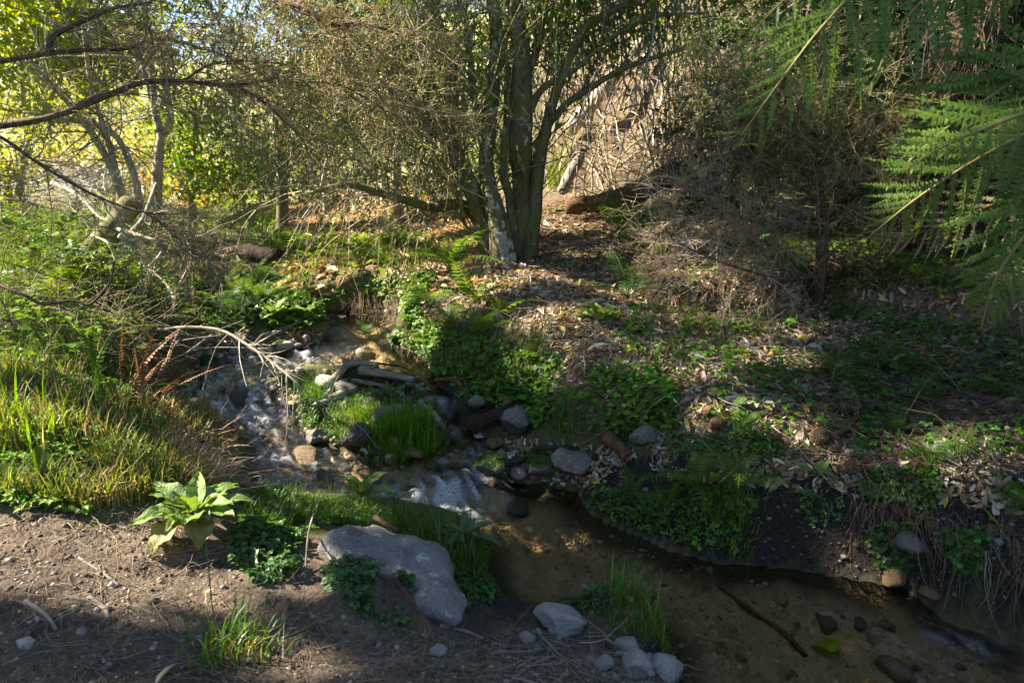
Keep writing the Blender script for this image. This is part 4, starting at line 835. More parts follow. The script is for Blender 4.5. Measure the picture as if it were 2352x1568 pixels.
# vines hanging on the hillside
b = Buf(); n = 110; S = at(RNG.uniform(1240, 1640, n), RNG.uniform(-90, 60, n), RNG.uniform(6.3, 9.5, n)); Pv = wander(S, rvec(n)*.25+[0, 0, -1], RNG.uniform(.8, 2.6, n), 16, .10, -.06); gz = ground_z(Pv[..., 0], Pv[..., 1])+.01; Pv[..., 2] = np.maximum(Pv[..., 2], gz)
V, Q = strands(Pv, taper(n, 16, RNG.uniform(.004, .011, n), .5), 4); b.add(V, Q, np.repeat(rcol(n, (.30,.27,.24), .3), 64, 0)); tag(b.build('hanging_vines', M['twig']), kind='stuff', label='grey bare vines hanging in front of the sunny hillside')
b = Buf(); n = 150; S, N = scatter([(1240,460),(1300,200),(1500,60),(1660,200),(1640,440),(1400,460)], n); Pv = wander(S, rvec(n)*.7+[-.2, 0, .8], RNG.uniform(.5, 1.8, n), 12, .16, -.04)
V, Q = strands(Pv, taper(n, 12, RNG.uniform(.006, .016, n), .4), 4); b.add(V, Q, np.repeat(rcol(n, (.38,.31,.21), .3), 48, 0)); tag(b.build('hillside_saplings', M['twig']), kind='stuff', label='thin leafless saplings and sticks standing on the sunny hillside')

# ------------------------------------------------------------------ dark kanuka bush in the right middle
g = hit(1885, 700); g[:] = at(1885, 640, 4.7); g[2] = ground_z(g[0], g[1])
e = empty('kanuka_bush', g, 'dark spreading bush with grey dead twigs in the right middle', 'shrub')
b = Buf(); ks = [limb(b, np.vstack([[g-[0,0,.05]], pix(p_)]), r, r*.3, 26, 8, .2, 240+i) for i, (p_, r) in enumerate([([(1888,640,4.7),(1895,540,4.7),(1890,440,4.8),(1850,340,4.9),(1800,260,5)],.035),([(1885,600,4.68),(1900,500,4.6),(1960,400,4.6),(2010,330,4.6)],.02),([(1888,560,4.7),(1800,520,4.6),(1700,500,4.5),(1600,450,4.4),(1500,430,4.4)],.018),([(1890,640,4.7),(1800,640,4.5),(1680,610,4.4),(1560,560,4.3)],.016),([(1893,500,4.7),(1800,400,4.7),(1700,350,4.7),(1600,330,4.8)],.018),([(1870,330,4.9),(1760,230,5),(1660,160,5.1)],.016),([(1888,600,4.7),(1960,610,4.6),(2060,560,4.6),(2150,560,4.5)],.012),([(1890,420,4.8),(1880,300,4.8),(1900,180,4.9)],.015)])]
part(b, 'stem', M['wood_brown'], e)
b = Buf()
tw = lambda i, lo, n, L, grav, col: twig_set(ks[i], lo, n, L, grav, col, .003)
GREY = (.26,.25,.25)
D1 = [tw(2, .25, 90, .55, -.03, GREY), tw(3, .25, 80, .5, -.02, GREY), tw(4, .3, 70, .5, -.06, (.17,.13,.09)), tw(0, .2, 60, .6, -.06, (.15,.11,.08)), tw(6, .2, 40, .4, 0, (.15,.11,.08)), tw(1, .2, 50, .5, -.05, (.15,.11,.08))]
G1 = [tw(5, .2, 60, .5, 0, (.12,.09,.06)), tw(7, .3, 50, .5, 0, (.12,.09,.06)), tw(0, .6, 50, .5, 0, (.12,.09,.06))]
o = part(b, 'twigs', M['twig'], e); o['kind'] = 'stuff'
b = Buf()
for T_ in D1[:2]: dress(T_, .3, SPRAY_D, .6, (1.1,1.1,1.2))
for T_ in D1[2:]: dress(T_, .12, SPRAY_D, .55, (.5,.45,.38))
brush(1560,480,4.4,(.24,.3,.2),70,SPRAY_D,.6,(1.3,1.3,1.42),(-.6,0,.1)); brush(1620,570,4.3,(.3,.3,.12),60,SPRAY_D,.6,(1.1,1.05,1.08),(-.6,0,.1)); 0
o = part(b, 'dead_foliage', M['dry'], e, False); o['kind'] = 'stuff'
b = Buf()
for T_ in G1: dress(T_, .35, SPRAY_G, .65, (.8,1,.8))
brush(1700,130,5.1,(.4,.35,.3),230,SPRAY_G,.75,(.6,.85,.65),(0,0,.1)); brush(1860,210,5.0,(.4,.35,.3),220,SPRAY_G,.75,(.6,.85,.65),(0,0,.1)); brush(1570,190,5.2,(.25,.3,.2),90,SPRAY_G,.6,(.8,1,1.0),(0,0,.1)); brush(1980,310,4.7,(.35,.3,.25),130,SPRAY_G,.7,(.7,.85,.75)); brush(1800,330,4.9,(.4,.3,.2),120,SPRAY_G,.7,(.7,.8,.7))
o = part(b, 'foliage', M['leaf'], e, False); o['kind'] = 'stuff'
# ------------------------------------------------------------------ tree ferns on the right
def pinna_mesh(seed, n=22, w=.185):
    rng = np.random.default_rng(seed); V, Q = [], []; b = Buf()
    x = np.linspace(.0, 1, 9); z = -.10*x**2; path = np.stack([x, .03*np.sin(x*3), z], -1); v, q = strands(path[None], taper(1, 9, .008, .3), 3); b.add(v, q, (.16, .15, .05))
    for i in range(n):
        u = (i+.6)/(n+.3); l = w*.5*(min(1, (1-u)*2.2+.08))*(.6+.4*min(1, u*8))*rng.uniform(.72, 1.08); o = np.array([u, .03*math.sin(u*3), -.10*u*u]); wd = rng.uniform(.7, 1.05)/n
        for s in (-1, 1):
            a = rng.normal(.30, .13); dx, dy = math.sin(a), s*math.cos(a); dr = -.12*l+rng.normal(0, .012)
            p = np.array([[wd*.55, 0, 0], [dx*l+wd*.12, dy*l*.85, dr*.7], [dx*l*1.1, dy*l, dr], [-wd*.5, dy*l*.12, .006]])+o
            b.add(p, np.array([[0, 1, 2], [0, 2, 3]]), rcol(1, (.085, .138, .03), .1, .05, rng)[0])
    me = b.mesh('pinna'); return me
PIN = [pinna_mesh(300+i) for i in range(4)]
for m_ in PIN: m_.materials.append(M['fern'])
PIN_D = []
for i in range(2):
    m_ = pinna_mesh(310+i, 22, .13); c = m_.color_attributes['Col'].data; a_ = np.empty(len(c)*4, np.float32); c.foreach_get('color', a_); a_ = a_.reshape(-1, 4); a_[:, :3] = a_[:, :3]*np.array([3.0, 1.7, 4.5]); c.foreach_set('color', a_.ravel()); m_.materials.append(M['dry']); PIN_D.append(m_)
def big_frond(parent, path, n, lmax, up, seed, meshes=PIN, droop=.35, r0=.009, start=.16, label=None):
    rng = np.random.default_rng(seed); P = smooth_path(path, 60); b = Buf(); V, Q = strands((P-np.array(parent.location))[None], taper(1, 60, r0, .25), 6); b.add(V, Q, (.22, .19, .07) if meshes is PIN else (.2, .12, .06))
    fr = b.build('frond', M['twig'], parent, True)
    if label: fr['label'] = label
    T_ = unit(np.gradient(P, axis=0)); up = np.array(up, float)
    for i in range(n):
        u = start+(1-start)*(i+.5)/n*.995; k = min(int(u*59), 58); f = u*59-k; p = P[k]*(1-f)+P[k+1]*f-np.array(parent.location); t_ = T_[k]; side = unit(np.cross(up, t_)); nn = np.cross(t_, side)
        l = lmax*min(1, ((1-u)*1.55)**.75+.05)*(.55+.45*min(1, (u-start)*5+.2))
        for s in (-1, 1):
            ang = math.radians(rng.normal(62-22*u, 7)); d = t_*math.cos(ang)+side*s*math.sin(ang)-nn*droop*.3+np.array([0, 0, -droop*rng.uniform(.2, .9)])+rng.normal(0, .07, 3)
            R = basis(d[None], (nn+side*s*.2+rng.normal(0, .16, 3))[None])[0]; ll = l*rng.normal(1, .09)
            o = bpy.data.objects.new('pinna', meshes[rng.integers(0, len(meshes))]); COL.objects.link(o); o.parent = fr
            Mx = np.eye(4); Mx[:3, :3] = R*ll; Mx[:3, 3] = p; o.matrix_basis = Matrix(Mx.tolist())
    return fr
g = hit(2110, 600); g[:] = at(2125, 600, 5.0); g[2] = ground_z(*g[:2])
tf = empty('tree_fern', g, 'tall tree fern at the top right with a dark fibrous trunk and arching fronds', 'tree fern')
b = Buf(); limb(b, np.vstack([g-[0,0,.1], pix([(2135,430,5.0),(2170,250,4.9),(2235,80,4.8),(2290,-80,4.7),(2330,-260,4.6)])]), .20, .17, 46, 18, .35, 301, flare=.25); part(b, 'trunk', M['bark_fern'], tf)
b = Buf(); n = 620; src = pix([(2135,430,5.0),(2170,250,4.9),(2235,80,4.8),(2290,-80,4.7)]); sp_ = smooth_path(src, 40); k = RNG.integers(0, 40, n); S = sp_[k]+rvec(n)*np.array([.22,.22,.1]); W_ = wander(S, rvec(n)*.35+[0,0,-1], RNG.uniform(.2, .9, n), 8, .12, -.05); V, Q = strands(W_, taper(n, 8, RNG.uniform(.002,.007,n), .4), 3); b.add(V, Q, np.repeat(rcol(n, (.06,.04,.028), .5), 24, 0)); o = part(b, 'aerial_roots', M['twig'], tf); o['kind'] = 'stuff'
b = Buf(); n = 60; S = at(RNG.uniform(2090, 2290, n), RNG.uniform(-60, 90, n), RNG.uniform(4.1, 4.6, n)); W_ = wander(S, rvec(n)*.3+[-.05,0,-1], RNG.uniform(.2, .55, n), 12, .14, -.05); V, Q = strands(W_, taper(n, 12, RNG.uniform(.002,.006,n), .5), 3); b.add(V, Q, np.repeat(rcol(n, (.075,.06,.05), .4), 36, 0)); o = part(b, 'dead_frond_skirt', M['twig'], tf); o['kind'] = 'stuff'
big_frond(tf, pix([(2420,-300,2.9),(2200,-190,2.6),(2010,-60,2.4),(1890,60,2.3),(1790,190,2.2),(1702,312,2.15)]), 22, .5, (.5,-.45,.75), 321)
big_frond(tf, pix([(2460,-260,3.0),(2250,-160,2.8),(2060,-90,2.65),(1900,-30,2.6),(1760,60,2.55),(1640,170,2.5)]), 18, .4, (.3,-.3,.9), 322)
big_frond(tf, pix([(2560,-260,2.9),(2380,-140,2.6),(2220,-60,2.45),(2120,0,2.4),(2050,90,2.35),(2010,180,2.3)]), 16, .30, (.6,-.5,.6), 323)
big_frond(tf, pix([(2300,-260,2.7),(2050,-150,2.5),(1880,-60,2.4),(1780,20,2.4),(1700,110,2.4)]), 15, .26, (.1,-.4,.9), 324)
big_frond(tf, pix([(2700,-300,2.8),(2520,-150,2.6),(2400,-70,2.5),(2300,0,2.45),(2230,90,2.45)]), 15, .30, (.6,-.5,.6), 325)
g2 = np.array([2.9, 2.6, 0.]); g2[2] = ground_z(*g2[:2])
tf2 = empty('tree_fern', g2, 'lower tree fern at the right edge with long fronds sweeping down to the left', 'tree fern')
b = Buf(); limb(b, [g2-[0,0,.1], g2+[0,.05,.5], g2+[-.05,.1,.95]], .16, .13, 26, 14, .3, 331, flare=.2); part(b, 'trunk', M['bark_fern'], tf2)
big_frond(tf2, pix([(2600,60,2.5),(2450,110,2.4),(2330,185,2.3),(2200,275,2.25),(2110,350,2.2),(2040,420,2.2)]), 24, .35, (.25,-.75,.6), 332)
big_frond(tf2, pix([(2650,210,2.3),(2500,250,2.2),(2352,310,2.1),(2220,380,2.05),(2100,460,2.05),(2000,540,2.05)]), 28, .39, (.3,-.8,.5), 333)
big_frond(tf2, pix([(2700,150,2.1),(2520,190,2.0),(2380,250,1.95),(2250,300,1.95),(2150,345,1.95),(2070,400,1.95)]), 19, .2, (.1,-.5,.85), 334)
big_frond(tf2, pix([(2600,380,1.9),(2480,430,1.85),(2390,500,1.82),(2310,600,1.8),(2272,680,1.8),(2255,750,1.8)]), 24, .24, (-.75,-.6,.35), 335)
big_frond(tf2, pix([(2560,330,2.4),(2420,400,2.35),(2280,470,2.3),(2160,520,2.3),(2060,545,2.3),(2000,535,2.3)]), 18, .22, (.2,-.7,.6), 336, PIN_D, label='withered grey-brown frond')

# ------------------------------------------------------------------ small ferns
def frond_mesh(seed, pairs=17, ratio=.36, lace=True, col=(.085, .15, .028), narrow=False, dr=1.0):
    rng = np.random.default_rng(seed); b = Buf(); x = np.linspace(0, 1, 14); up = rng.uniform(.35, .6)*dr; P = np.stack([x*.92, .04*np.sin(x*rng.uniform(1, 4)), up*x-(up+.22*dr)*x**2.1], -1)
    V, Q = strands(P[None], taper(1, 14, .008, .3), 3); b.add(V, Q, np.array(col)*1.3); T_ = unit(np.gradient(P, axis=0))
    for i in range(pairs):
        u = .14+.86*(i+.3)/pairs; k = min(int(u*13), 12); f = u*13-k; p = P[k]*(1-f)+P[k+1]*f; t_ = T_[k]; side = unit(np.cross([0, 0, 1], t_)); nn = np.cross(t_, side)
        l = (.042 if narrow else ratio*.55)*(min(1, (1-u)*1.7+.05))*(1 if narrow else .5+.5*min(1, (u-.1)*4))
        for s in (-1, 1):
            d = unit(t_*(.25 if narrow else .45)+side*s-nn*rng.uniform(.0, .35)+rng.normal(0, .06, 3)); w_ = np.cross(nn, d); cc = rcol(1, col, .12, .05, rng)[0]; wd = (.028 if narrow else .32*l)
            if lace:
                m = 6; b_v, b_t = [], []
                for j in range(m):
                    a = (j+.4)/m; hw = wd*(1-a)**.7*(.5 if j == 0 else 1)*.62; o = p+d*l*a-nn*l*.15*a*a
                    for s2 in (-1, 1):
                        k0 = len(b_v); b_v += [o, o+d*l/m*1.0+w_*s2*hw*1.0-nn*.05*hw, o+d*l/m*.9]; b_t.append([k0, k0+1, k0+2])
                b.add(np.array(b_v), np.array(b_t), cc)
            else:
                b.add(np.array([p, p+d*l*.4+w_*wd*.5, p+d*l-nn*l*.1, p+d*l*.4-w_*wd*.5]), np.array([[0, 1, 2], [0, 2, 3]]), cc)
    return b.mesh('frond')
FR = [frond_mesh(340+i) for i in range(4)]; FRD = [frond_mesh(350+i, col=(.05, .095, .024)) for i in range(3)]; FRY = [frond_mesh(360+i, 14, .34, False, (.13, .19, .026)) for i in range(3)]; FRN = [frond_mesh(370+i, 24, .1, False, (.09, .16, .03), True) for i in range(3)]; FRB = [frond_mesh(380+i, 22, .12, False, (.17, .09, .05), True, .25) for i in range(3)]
for L_ in (FR, FRD, FRY, FRN, FRB):
    for m_ in L_: m_.materials.append(M['dry'] if L_ is FRB else M['fern'])
def fern(p, size, n, kinds, label, seed, group=None, rise=.8, spread=6.283, az0=0, name='fern', cat='fern'):
    rng = np.random.default_rng(seed); e = empty(name, p, label, cat, group)
    for i in range(n):
        az = az0+spread*(i+rng.normal(0, .25))/n; el = rise*rng.uniform(.3, 1.5); o = put('frond', kinds[rng.integers(0, len(kinds))], e)
        d = np.array([math.cos(az)*math.cos(el), math.sin(az)*math.cos(el), math.sin(el)]); R = basis(d[None], np.array([[-d[0]*d[2], -d[1]*d[2], 1.]])+rng.normal(0, .12, (1, 3)))[0]*size*rng.uniform(.65, 1.15)
        Mx = np.eye(4); Mx[:3, :3] = R; o.matrix_basis = Matrix(Mx.tolist())
    return e
FERNS = [(1090,715,.42,11,FRY,'bright yellow-green fern glowing in sun on the bank left of the leaf litter'),(1150,735,.26,6,FRY,'small upright bright fern just right of the glowing fern'),
 (1035,650,.62,11,FR,'broad green fern at the left foot of the many-stemmed tree'),(1470,625,.85,13,FR,'wide green fern on the leaf slope below the grey dead twigs'),(1440,700,.45,9,FRD,'dark fern hanging below the wide fern on the leaf slope'),
 (985,720,.4,8,FR,'green fern above the pool at its right shore'),(1030,780,.36,9,FR,'green fern on the bank right of the sunlit shallow'),(1110,790,.36,8,FR,'green fern in the middle of the green bank'),
 (1600,1150,.30,11,FR,'fresh green fern on the clump at the far shore of the near pool'),(1690,1140,.30,11,FR,'fresh green fern at the right end of the shore clump'),(1450,1165,.22,9,FR,'small fern at the left end of the shore clump'),(1530,1180,.22,9,FR,'small fern in the middle of the shore clump'),
 (2130,1100,.30,8,FRD,'dark green fern hanging over the black soil at the right'),(2330,1190,.22,8,FR,'fern at the right edge above the trailing herbs'),(1690,720,.26,8,FR,'green fern at the foot of the root-hung ledge'),(1720,420,.0,0,FR,''),
 (610,730,.0,0,FR,''),(640,590,.5,10,FRY,'yellow-green fern on the bank left of the hanging twigs'),(1790,470,.5,9,FR,'fern lit from behind under the dark bush'),(2000,400,.55,9,FR,'bright fern behind the dark bush beside the tree-fern trunk'),
 (1350,940,.16,7,FR,'small fern low on the green bank above the shore gravel'),(1310,940,.2,7,FR,'light fern on the bank above the mossy shore rocks'),(2050,1010,.2,8,FRD,'dark fern beside the cones'),(1700,1000,.18,7,FR,'small fern at the lip of the black soil bank'),(840,780,.2,8,FRD,'dark fern on the islet in the upper stream')]
for i, (px, py, s, n, kd, lb) in enumerate(FERNS):
    if n: fern(hit(px, py)+[0, 0, s*.12], s*1.12, n, kd, lb, 400+i)
P, _ = scatter([(20,640),(330,620),(400,720),(380,820),(200,860),(20,840)], 46)
for i, p in enumerate(P): fern(p, RNG.uniform(.32, .55), 7, FRY if i % 2 else FR, 'feathery green fern in the sunlit fern tangle on the left bank, '+places(P)[i], 430+i, 'ferns in the sunlit tangle on the left bank', .8)
P, _ = scatter([(640,560),(1000,560),(960,690),(700,690),(640,640)], 26)
for i, p in enumerate(P): fern(p, RNG.uniform(.25, .5), 7, FRY if i % 3 else FR, 'yellow-green fern on the sunny bank behind the pool, '+places(P)[i], 470+i, 'ferns on the sunny bank behind the pool', .8)
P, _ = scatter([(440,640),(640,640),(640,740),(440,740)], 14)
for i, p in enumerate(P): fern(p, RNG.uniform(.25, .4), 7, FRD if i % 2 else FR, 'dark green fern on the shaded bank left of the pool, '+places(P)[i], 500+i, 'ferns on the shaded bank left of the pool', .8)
P, _ = scatter([(1900,850),(2352,830),(2352,1050),(1960,1010)], 16)
for i, p in enumerate(P): fern(p, RNG.uniform(.15, .28), 7, FRD, 'small dark fern in the gloomy undergrowth at the right, '+places(P)[i], 520+i, 'ferns in the dark undergrowth at the right', .7)
P, _ = scatter([(1150,720),(1700,760),(1660,1000),(1300,980)], 22)
for i, p in enumerate(P): fern(p+[0, 0, .01], RNG.uniform(.14, .22), 4, FRN, 'narrow upright ladder fern among the leaf litter, '+places(P)[i], 540+i, 'ladder ferns among the leaf litter', 1.1)
# upright ladder fern and rusty fronds on the left hump
fern(hit(238,965), .62, 4, FRN, 'tall upright green ladder fern behind the rusty fronds', 570, None, 1.35, 2.5, 1)
P, _ = scatter([(250,890),(430,890),(440,985),(270,980)], 13)
for i, p in enumerate(P): fern(p, RNG.uniform(.35, .62), 2, FRB, 'dead rusty upright fern frond on the sunlit hump at left, '+places(P)[i], 580+i, 'rusty dead fern fronds on the left hump', 1.15, name='dead_fern')
P, _ = scatter([(430,1010),(540,1010),(560,1100),(470,1130)], 8)
for i, p in enumerate(P): fern(p, RNG.uniform(.2, .34), 4, FRB, 'curled pinkish dead fern at the edge of the left hump, '+places(P)[i], 600+i, 'curled dead ferns at the water edge of the hump', .5, name='dead_fern')
fern(hit(505,935)+[0,0,.1], .34, 2, FRB, 'arching dead frond reaching over the rapids from the left', 612, None, .6, .5, -.2, name='dead_fern')

# ------------------------------------------------------------------ foxglove rosettes
def broad_leaf_mesh(seed, w=.36, wav=.035, col=(.14, .22, .05)):
    rng = np.random.default_rng(seed); nu, nv = 13, 9; b = Buf(); u = np.linspace(0, 1, nu); bend = rng.uniform(.25, .75); V = []
    for a in u:
        wd = w*.5*(np.sin(np.pi*min(1, max(0, (a-.13)/.87))**.8)**.8 if a > .13 else 0)+.018
        for j in range(nv):
            s = (j/(nv-1))*2-1; z = .42*a-bend*a*a+abs(s)*wd*.42+wav*.8*math.sin(a*19+seed)*s*s*(1 if a > .15 else 0)*1.3-.02*math.exp(-(s*6)**2)+wav*.5*math.sin(a*34+abs(s)*9+seed)*(1-abs(s)); V.append([a, s*wd, z])
    Q = np.array([[i*nv+j, (i+1)*nv+j, (i+1)*nv+j+1, i*nv+j+1] for i in range(nu-1) for j in range(nv-1)]); C = np.tile(np.array(col), (len(V), 1)); mid = np.abs(np.tile(np.linspace(-1, 1, nv), nu)) < .1; C[mid] = C[mid]*1.45
    b.add(np.array(V), Q, C); return b.mesh('leaf', True)
t = NT('rosette_leaf'); a_ = t.attr('Col'); p = t.objc(); vv = t.n('ShaderNodeTexVoronoi'); vv.feature = 'DISTANCE_TO_EDGE'; vv.inputs['Scale'].default_value = 17; t.l(p, vv.inputs['Vector'])
vein = t.ramp(vv.outputs[0], [(0, 1.25), (.06, .95), (.3, 1)]); col = t.mix(1.0, a_.outputs['Color'], vein, 'MULTIPLY'); nz = t.noise(p, 6, 3); col = t.mix(1.0, col, t.ramp(nz.outputs[0], [(.3, .8), (.7, 1.15)]), 'MULTIPLY')
bpn = t.bump(t.ramp(vv.outputs[0], [(0, 0), (.2, 1)]), .3, .006); bs = t.principled(col, .55, bpn, .35); tl = t.n('ShaderNodeBsdfTranslucent'); t.l(t.mix(1.0, col, (1.3, 1.2, .4), 'MULTIPLY'), tl.inputs[0]); mxx = t.n('ShaderNodeMixShader'); mxx.inputs[0].default_value = .3; t.l(bs.outputs[0], mxx.inputs[1]); t.l(tl.outputs[0], mxx.inputs[2]); M['rosette'] = t.done(mxx.outputs[0])
RL = [broad_leaf_mesh(i+1) for i in range(4)]; RLN = [broad_leaf_mesh(i+11, .26, .012, (.085, .15, .06)) for i in range(3)]; RLY = [broad_leaf_mesh(i+21, .5, .05, (.26, .24, .09)) for i in range(2)]
for m_ in RL+RLN+RLY: m_.materials.append(M['rosette'])
def rosette(px, py, size, n, label, seed, kinds=RL, rise=.5, old=0, dz=0.02, group=None, p=None):
    rng = np.random.default_rng(seed); g = hit(px, py)+[0, 0, dz] if p is None else p+[0, 0, dz]; e = empty('leaf_rosette', g, label, 'plant', group)
    for i in range(n):
        ol = i < old; az = -1.9+.8*i+rng.normal(0, .1) if ol else i*2.4+rng.normal(0, .2); f = i/n; el = -.12 if ol else rise*(.25+1.5*f)+rng.normal(0, .08); s = size*(1.0-.35*f)*rng.uniform(.85, 1.1)
        o = put('leaf', (RLY if ol else kinds)[rng.integers(0, len(RLY if ol else kinds))], e); d = np.array([math.cos(az)*math.cos(el), math.sin(az)*math.cos(el), math.sin(el)]); R = basis(d[None], np.array([[-d[0]*d[2]*.5, -d[1]*d[2]*.5, 1.]])+rng.normal(0, .1, (1, 3)))[0]*s; Mx = np.eye(4); Mx[:3, :3] = R; o.matrix_basis = Matrix(Mx.tolist())
        if ol: o['label'] = 'yellowing outer leaf'
rosette(452,1215,.235,26,'big foxglove rosette of broad sunlit leaves at the edge of the bare soil',620,old=2,dz=.05)
rosette(830,1150,.20,6,'upright broad-leaved plant beside the small cascade',621,rise=.75)
rosette(1072,1268,.17,13,'grey-green rosette hanging over the water right of the boulder',622,RLN,.55,dz=.06)
rosette(628,735,.28,10,'bright leafy rosette on the shingle left of the pool',623,rise=.6)
rosette(545,660,.42,8,'large-leaved plant in shade below the upper stream',624,rise=.7)
rosette(1375,745,.24,10,'foxglove rosette in the middle of the leaf-litter slope',625); rosette(1215,920,.18,10,'leafy rosette on the bank right of the hollow wood block',626,RLN); rosette(985,805,.24,10,'bright leafy plant at the shore of the sunlit shallow',627)
rosette(895,930,.2,10,'leafy green plant on the gravel island',628,RLN,.8); rosette(1360,1372,.07,9,'tiny star-shaped rosette on the mossy mound in front',629,RLN,.4); rosette(1875,1110,.13,6,'broad-leaved seedling on the dark soil face',630,RL,.5); rosette(1470,1195,.12,6,'broad-leaved plant dipping to the water in the shore clump',631,RLN,.5)
rosette(1450,770,.14,6,'low broad-leaved plant right of the mid-slope rosette',632); rosette(2020,965,.12,5,'fresh light green leaves beside the cones',633,RLN,.3); rosette(1150,870,.12,7,'small round-leaved plant low on the green bank',634); rosette(110,1120,.0001,0,'',0) if False else None

# ------------------------------------------------------------------ grass, herbs and litter
def stuff(b, name, m, label, smooth=False): return tag(b.build(name, m, None, smooth), kind='stuff', label=label)
b = Buf(); LB = [(-60,840),(140,880),(300,930),(430,960),(545,1010),(570,1095),(470,1150),(420,1135),(200,1185),(-60,1150)]
P, _ = scatter(LB, 5200, jig=18, clump=(4, .12)); grass(b, P, .11, .004, .8, (.14,.165,.045)); P, _ = scatter(LB, 4200, jig=18, clump=(3.3, -.1, 63)); grass(b, P, .11, .003, 1.2, (.36,.29,.16)); P, _ = scatter(LB[:3]+[(260,1000),(-60,1060)], 800, jig=18, clump=(3, 0)); grass(b, P, .15, .005, .7, (.14,.2,.035))
P, _ = scatter([(340,1010),(520,1030),(560,1100),(480,1150),(380,1100)], 3600, jig=8); grass(b, P, .09, .003, 1.3, (.34,.26,.16)); stuff(b, 'bank_grass', M['grass'], 'green and straw-coloured grass on the sunlit left bank')
b = Buf(); SB = [(560,1140),(700,1140),(880,1160),(905,1192),(1010,1205),(1095,1225),(1115,1330),(1125,1365),(1040,1330),(960,1270),(880,1235),(720,1195),(600,1240),(560,1200)]
P, _ = scatter(SB, 6500, jig=8); grass(b, P, .065, .0028, .8, (.07,.135,.022)); P, _ = scatter([(880,1190),(1095,1225),(1110,1330),(1000,1300)], 1600); grass(b, P, .12, .003, 1.0, (.075,.14,.022)); stuff(b, 'shore_grass', M['grass'], 'short green grass between the boulder and the stream')
b = Buf()
for poly, n, h, c in [([(690,880),(960,870),(1010,950),(1020,1035),(880,1042),(760,1030),(690,985)], 2600, .06, (.07,.12,.022)),([(-60,470),(420,470),(420,640),(330,700),(-60,720)], 7000, .14, (.10,.18,.026)),([(0,560),(420,600),(410,820),(300,900),(0,880)], 2500, .16, (.10,.14,.03)),([(940,740),(1240,780),(1300,1000),(1080,960),(980,850)], 5200, .09, (.07,.115,.024)),([(640,560),(1010,560),(960,690),(640,690)], 2600, .10, (.15,.17,.04)),([(440,450),(640,450),(640,640),(440,640)], 7000, .2, (.14,.19,.04)),([(430,640),(720,640),(720,730),(430,760)], 1500, .09, (.06,.105,.022)),([(1230,930),(1500,980),(1500,1010),(1260,1010)], 800, .09, (.06,.12,.02)),([(1240,430),(1330,330),(1300,440)], 500, .3, (.13,.16,.03))]:
    P, _ = scatter(poly, int(n*.8), jig=20, clump=(1.6, -.1)); grass(b, P, h, .004 if h < .18 else .006, .8, c)
stuff(b, 'wild_grass', M['grass'], 'wild grass over the banks, island and valley floor')
b = Buf(); P, _ = scatter([(1000,700),(1240,760),(1250,940),(1060,930),(980,850)], 1100, jig=20); grass(b, P, .14, .0025, 1.2, (.22,.17,.11)); P, _ = scatter([(1500,640),(2352,600),(2352,800),(1500,760)], 800, jig=20); grass(b, P, .14, .003, 1.3, (.11,.075,.045)); stuff(b, 'dry_grass', M['dry'], 'dead grass and stems on the right bank')
def tuft(px, py, n, h, sig, label, seed, col=(.085,.16,.022), lean=.75, w=.004, dz=0):
    rng = np.random.default_rng(seed); g = hit(px, py); q = g[:2]+rng.normal(0, sig, (n, 2)); P = on(q[:, 0], q[:, 1], dz)-g; b = Buf(); k_ = max(int(n*.16), 4); grass(b, P[k_:], h, w, lean, col, rng, flow=((q-g[:2])/sig*.5)[k_:]); grass(b, P[:k_], h*.8, w*.8, lean*1.6, (.27,.21,.10), rng); o = b.build('grass_tuft', M['grass']); o.location = g; tag(o, label, 'grass')
tuft(900,1000,900,.13,.085,'lush green grass tuft at the front of the gravel island',640,(.09,.21,.02)); tuft(955,1010,700,.12,.07,'green grass tuft at the right front of the gravel island',641,(.09,.21,.02)); tuft(715,925,420,.15,.06,'grass tuft at the left end of the gravel island',642,(.075,.165,.02)); tuft(830,965,420,.12,.06,'grass tuft behind the dark wet stone on the island',643)
tuft(1450,1385,220,.11,.06,'long-bladed grass tuft on top of the mossy mound in front',644,(.08,.165,.024),1.1); tuft(545,1500,180,.12,.06,'grass tuft growing from the bare soil at the bottom',645,(.06,.12,.022),1.0); tuft(1515,1470,70,.11,.03,'thin grass at the water side of the mossy mound',646); tuft(1690,1200,200,.12,.05,'grass hanging from the shore clump to the water',647,lean=1.3); tuft(1300,985,300,.08,.06,'fine mossy grass above the shore gravel',648,(.07,.13,.02)); tuft(20,1000,80,.2,.1,'tall bright grass at the left edge',649,(.12,.21,.03),.5,.006)
b = Buf()
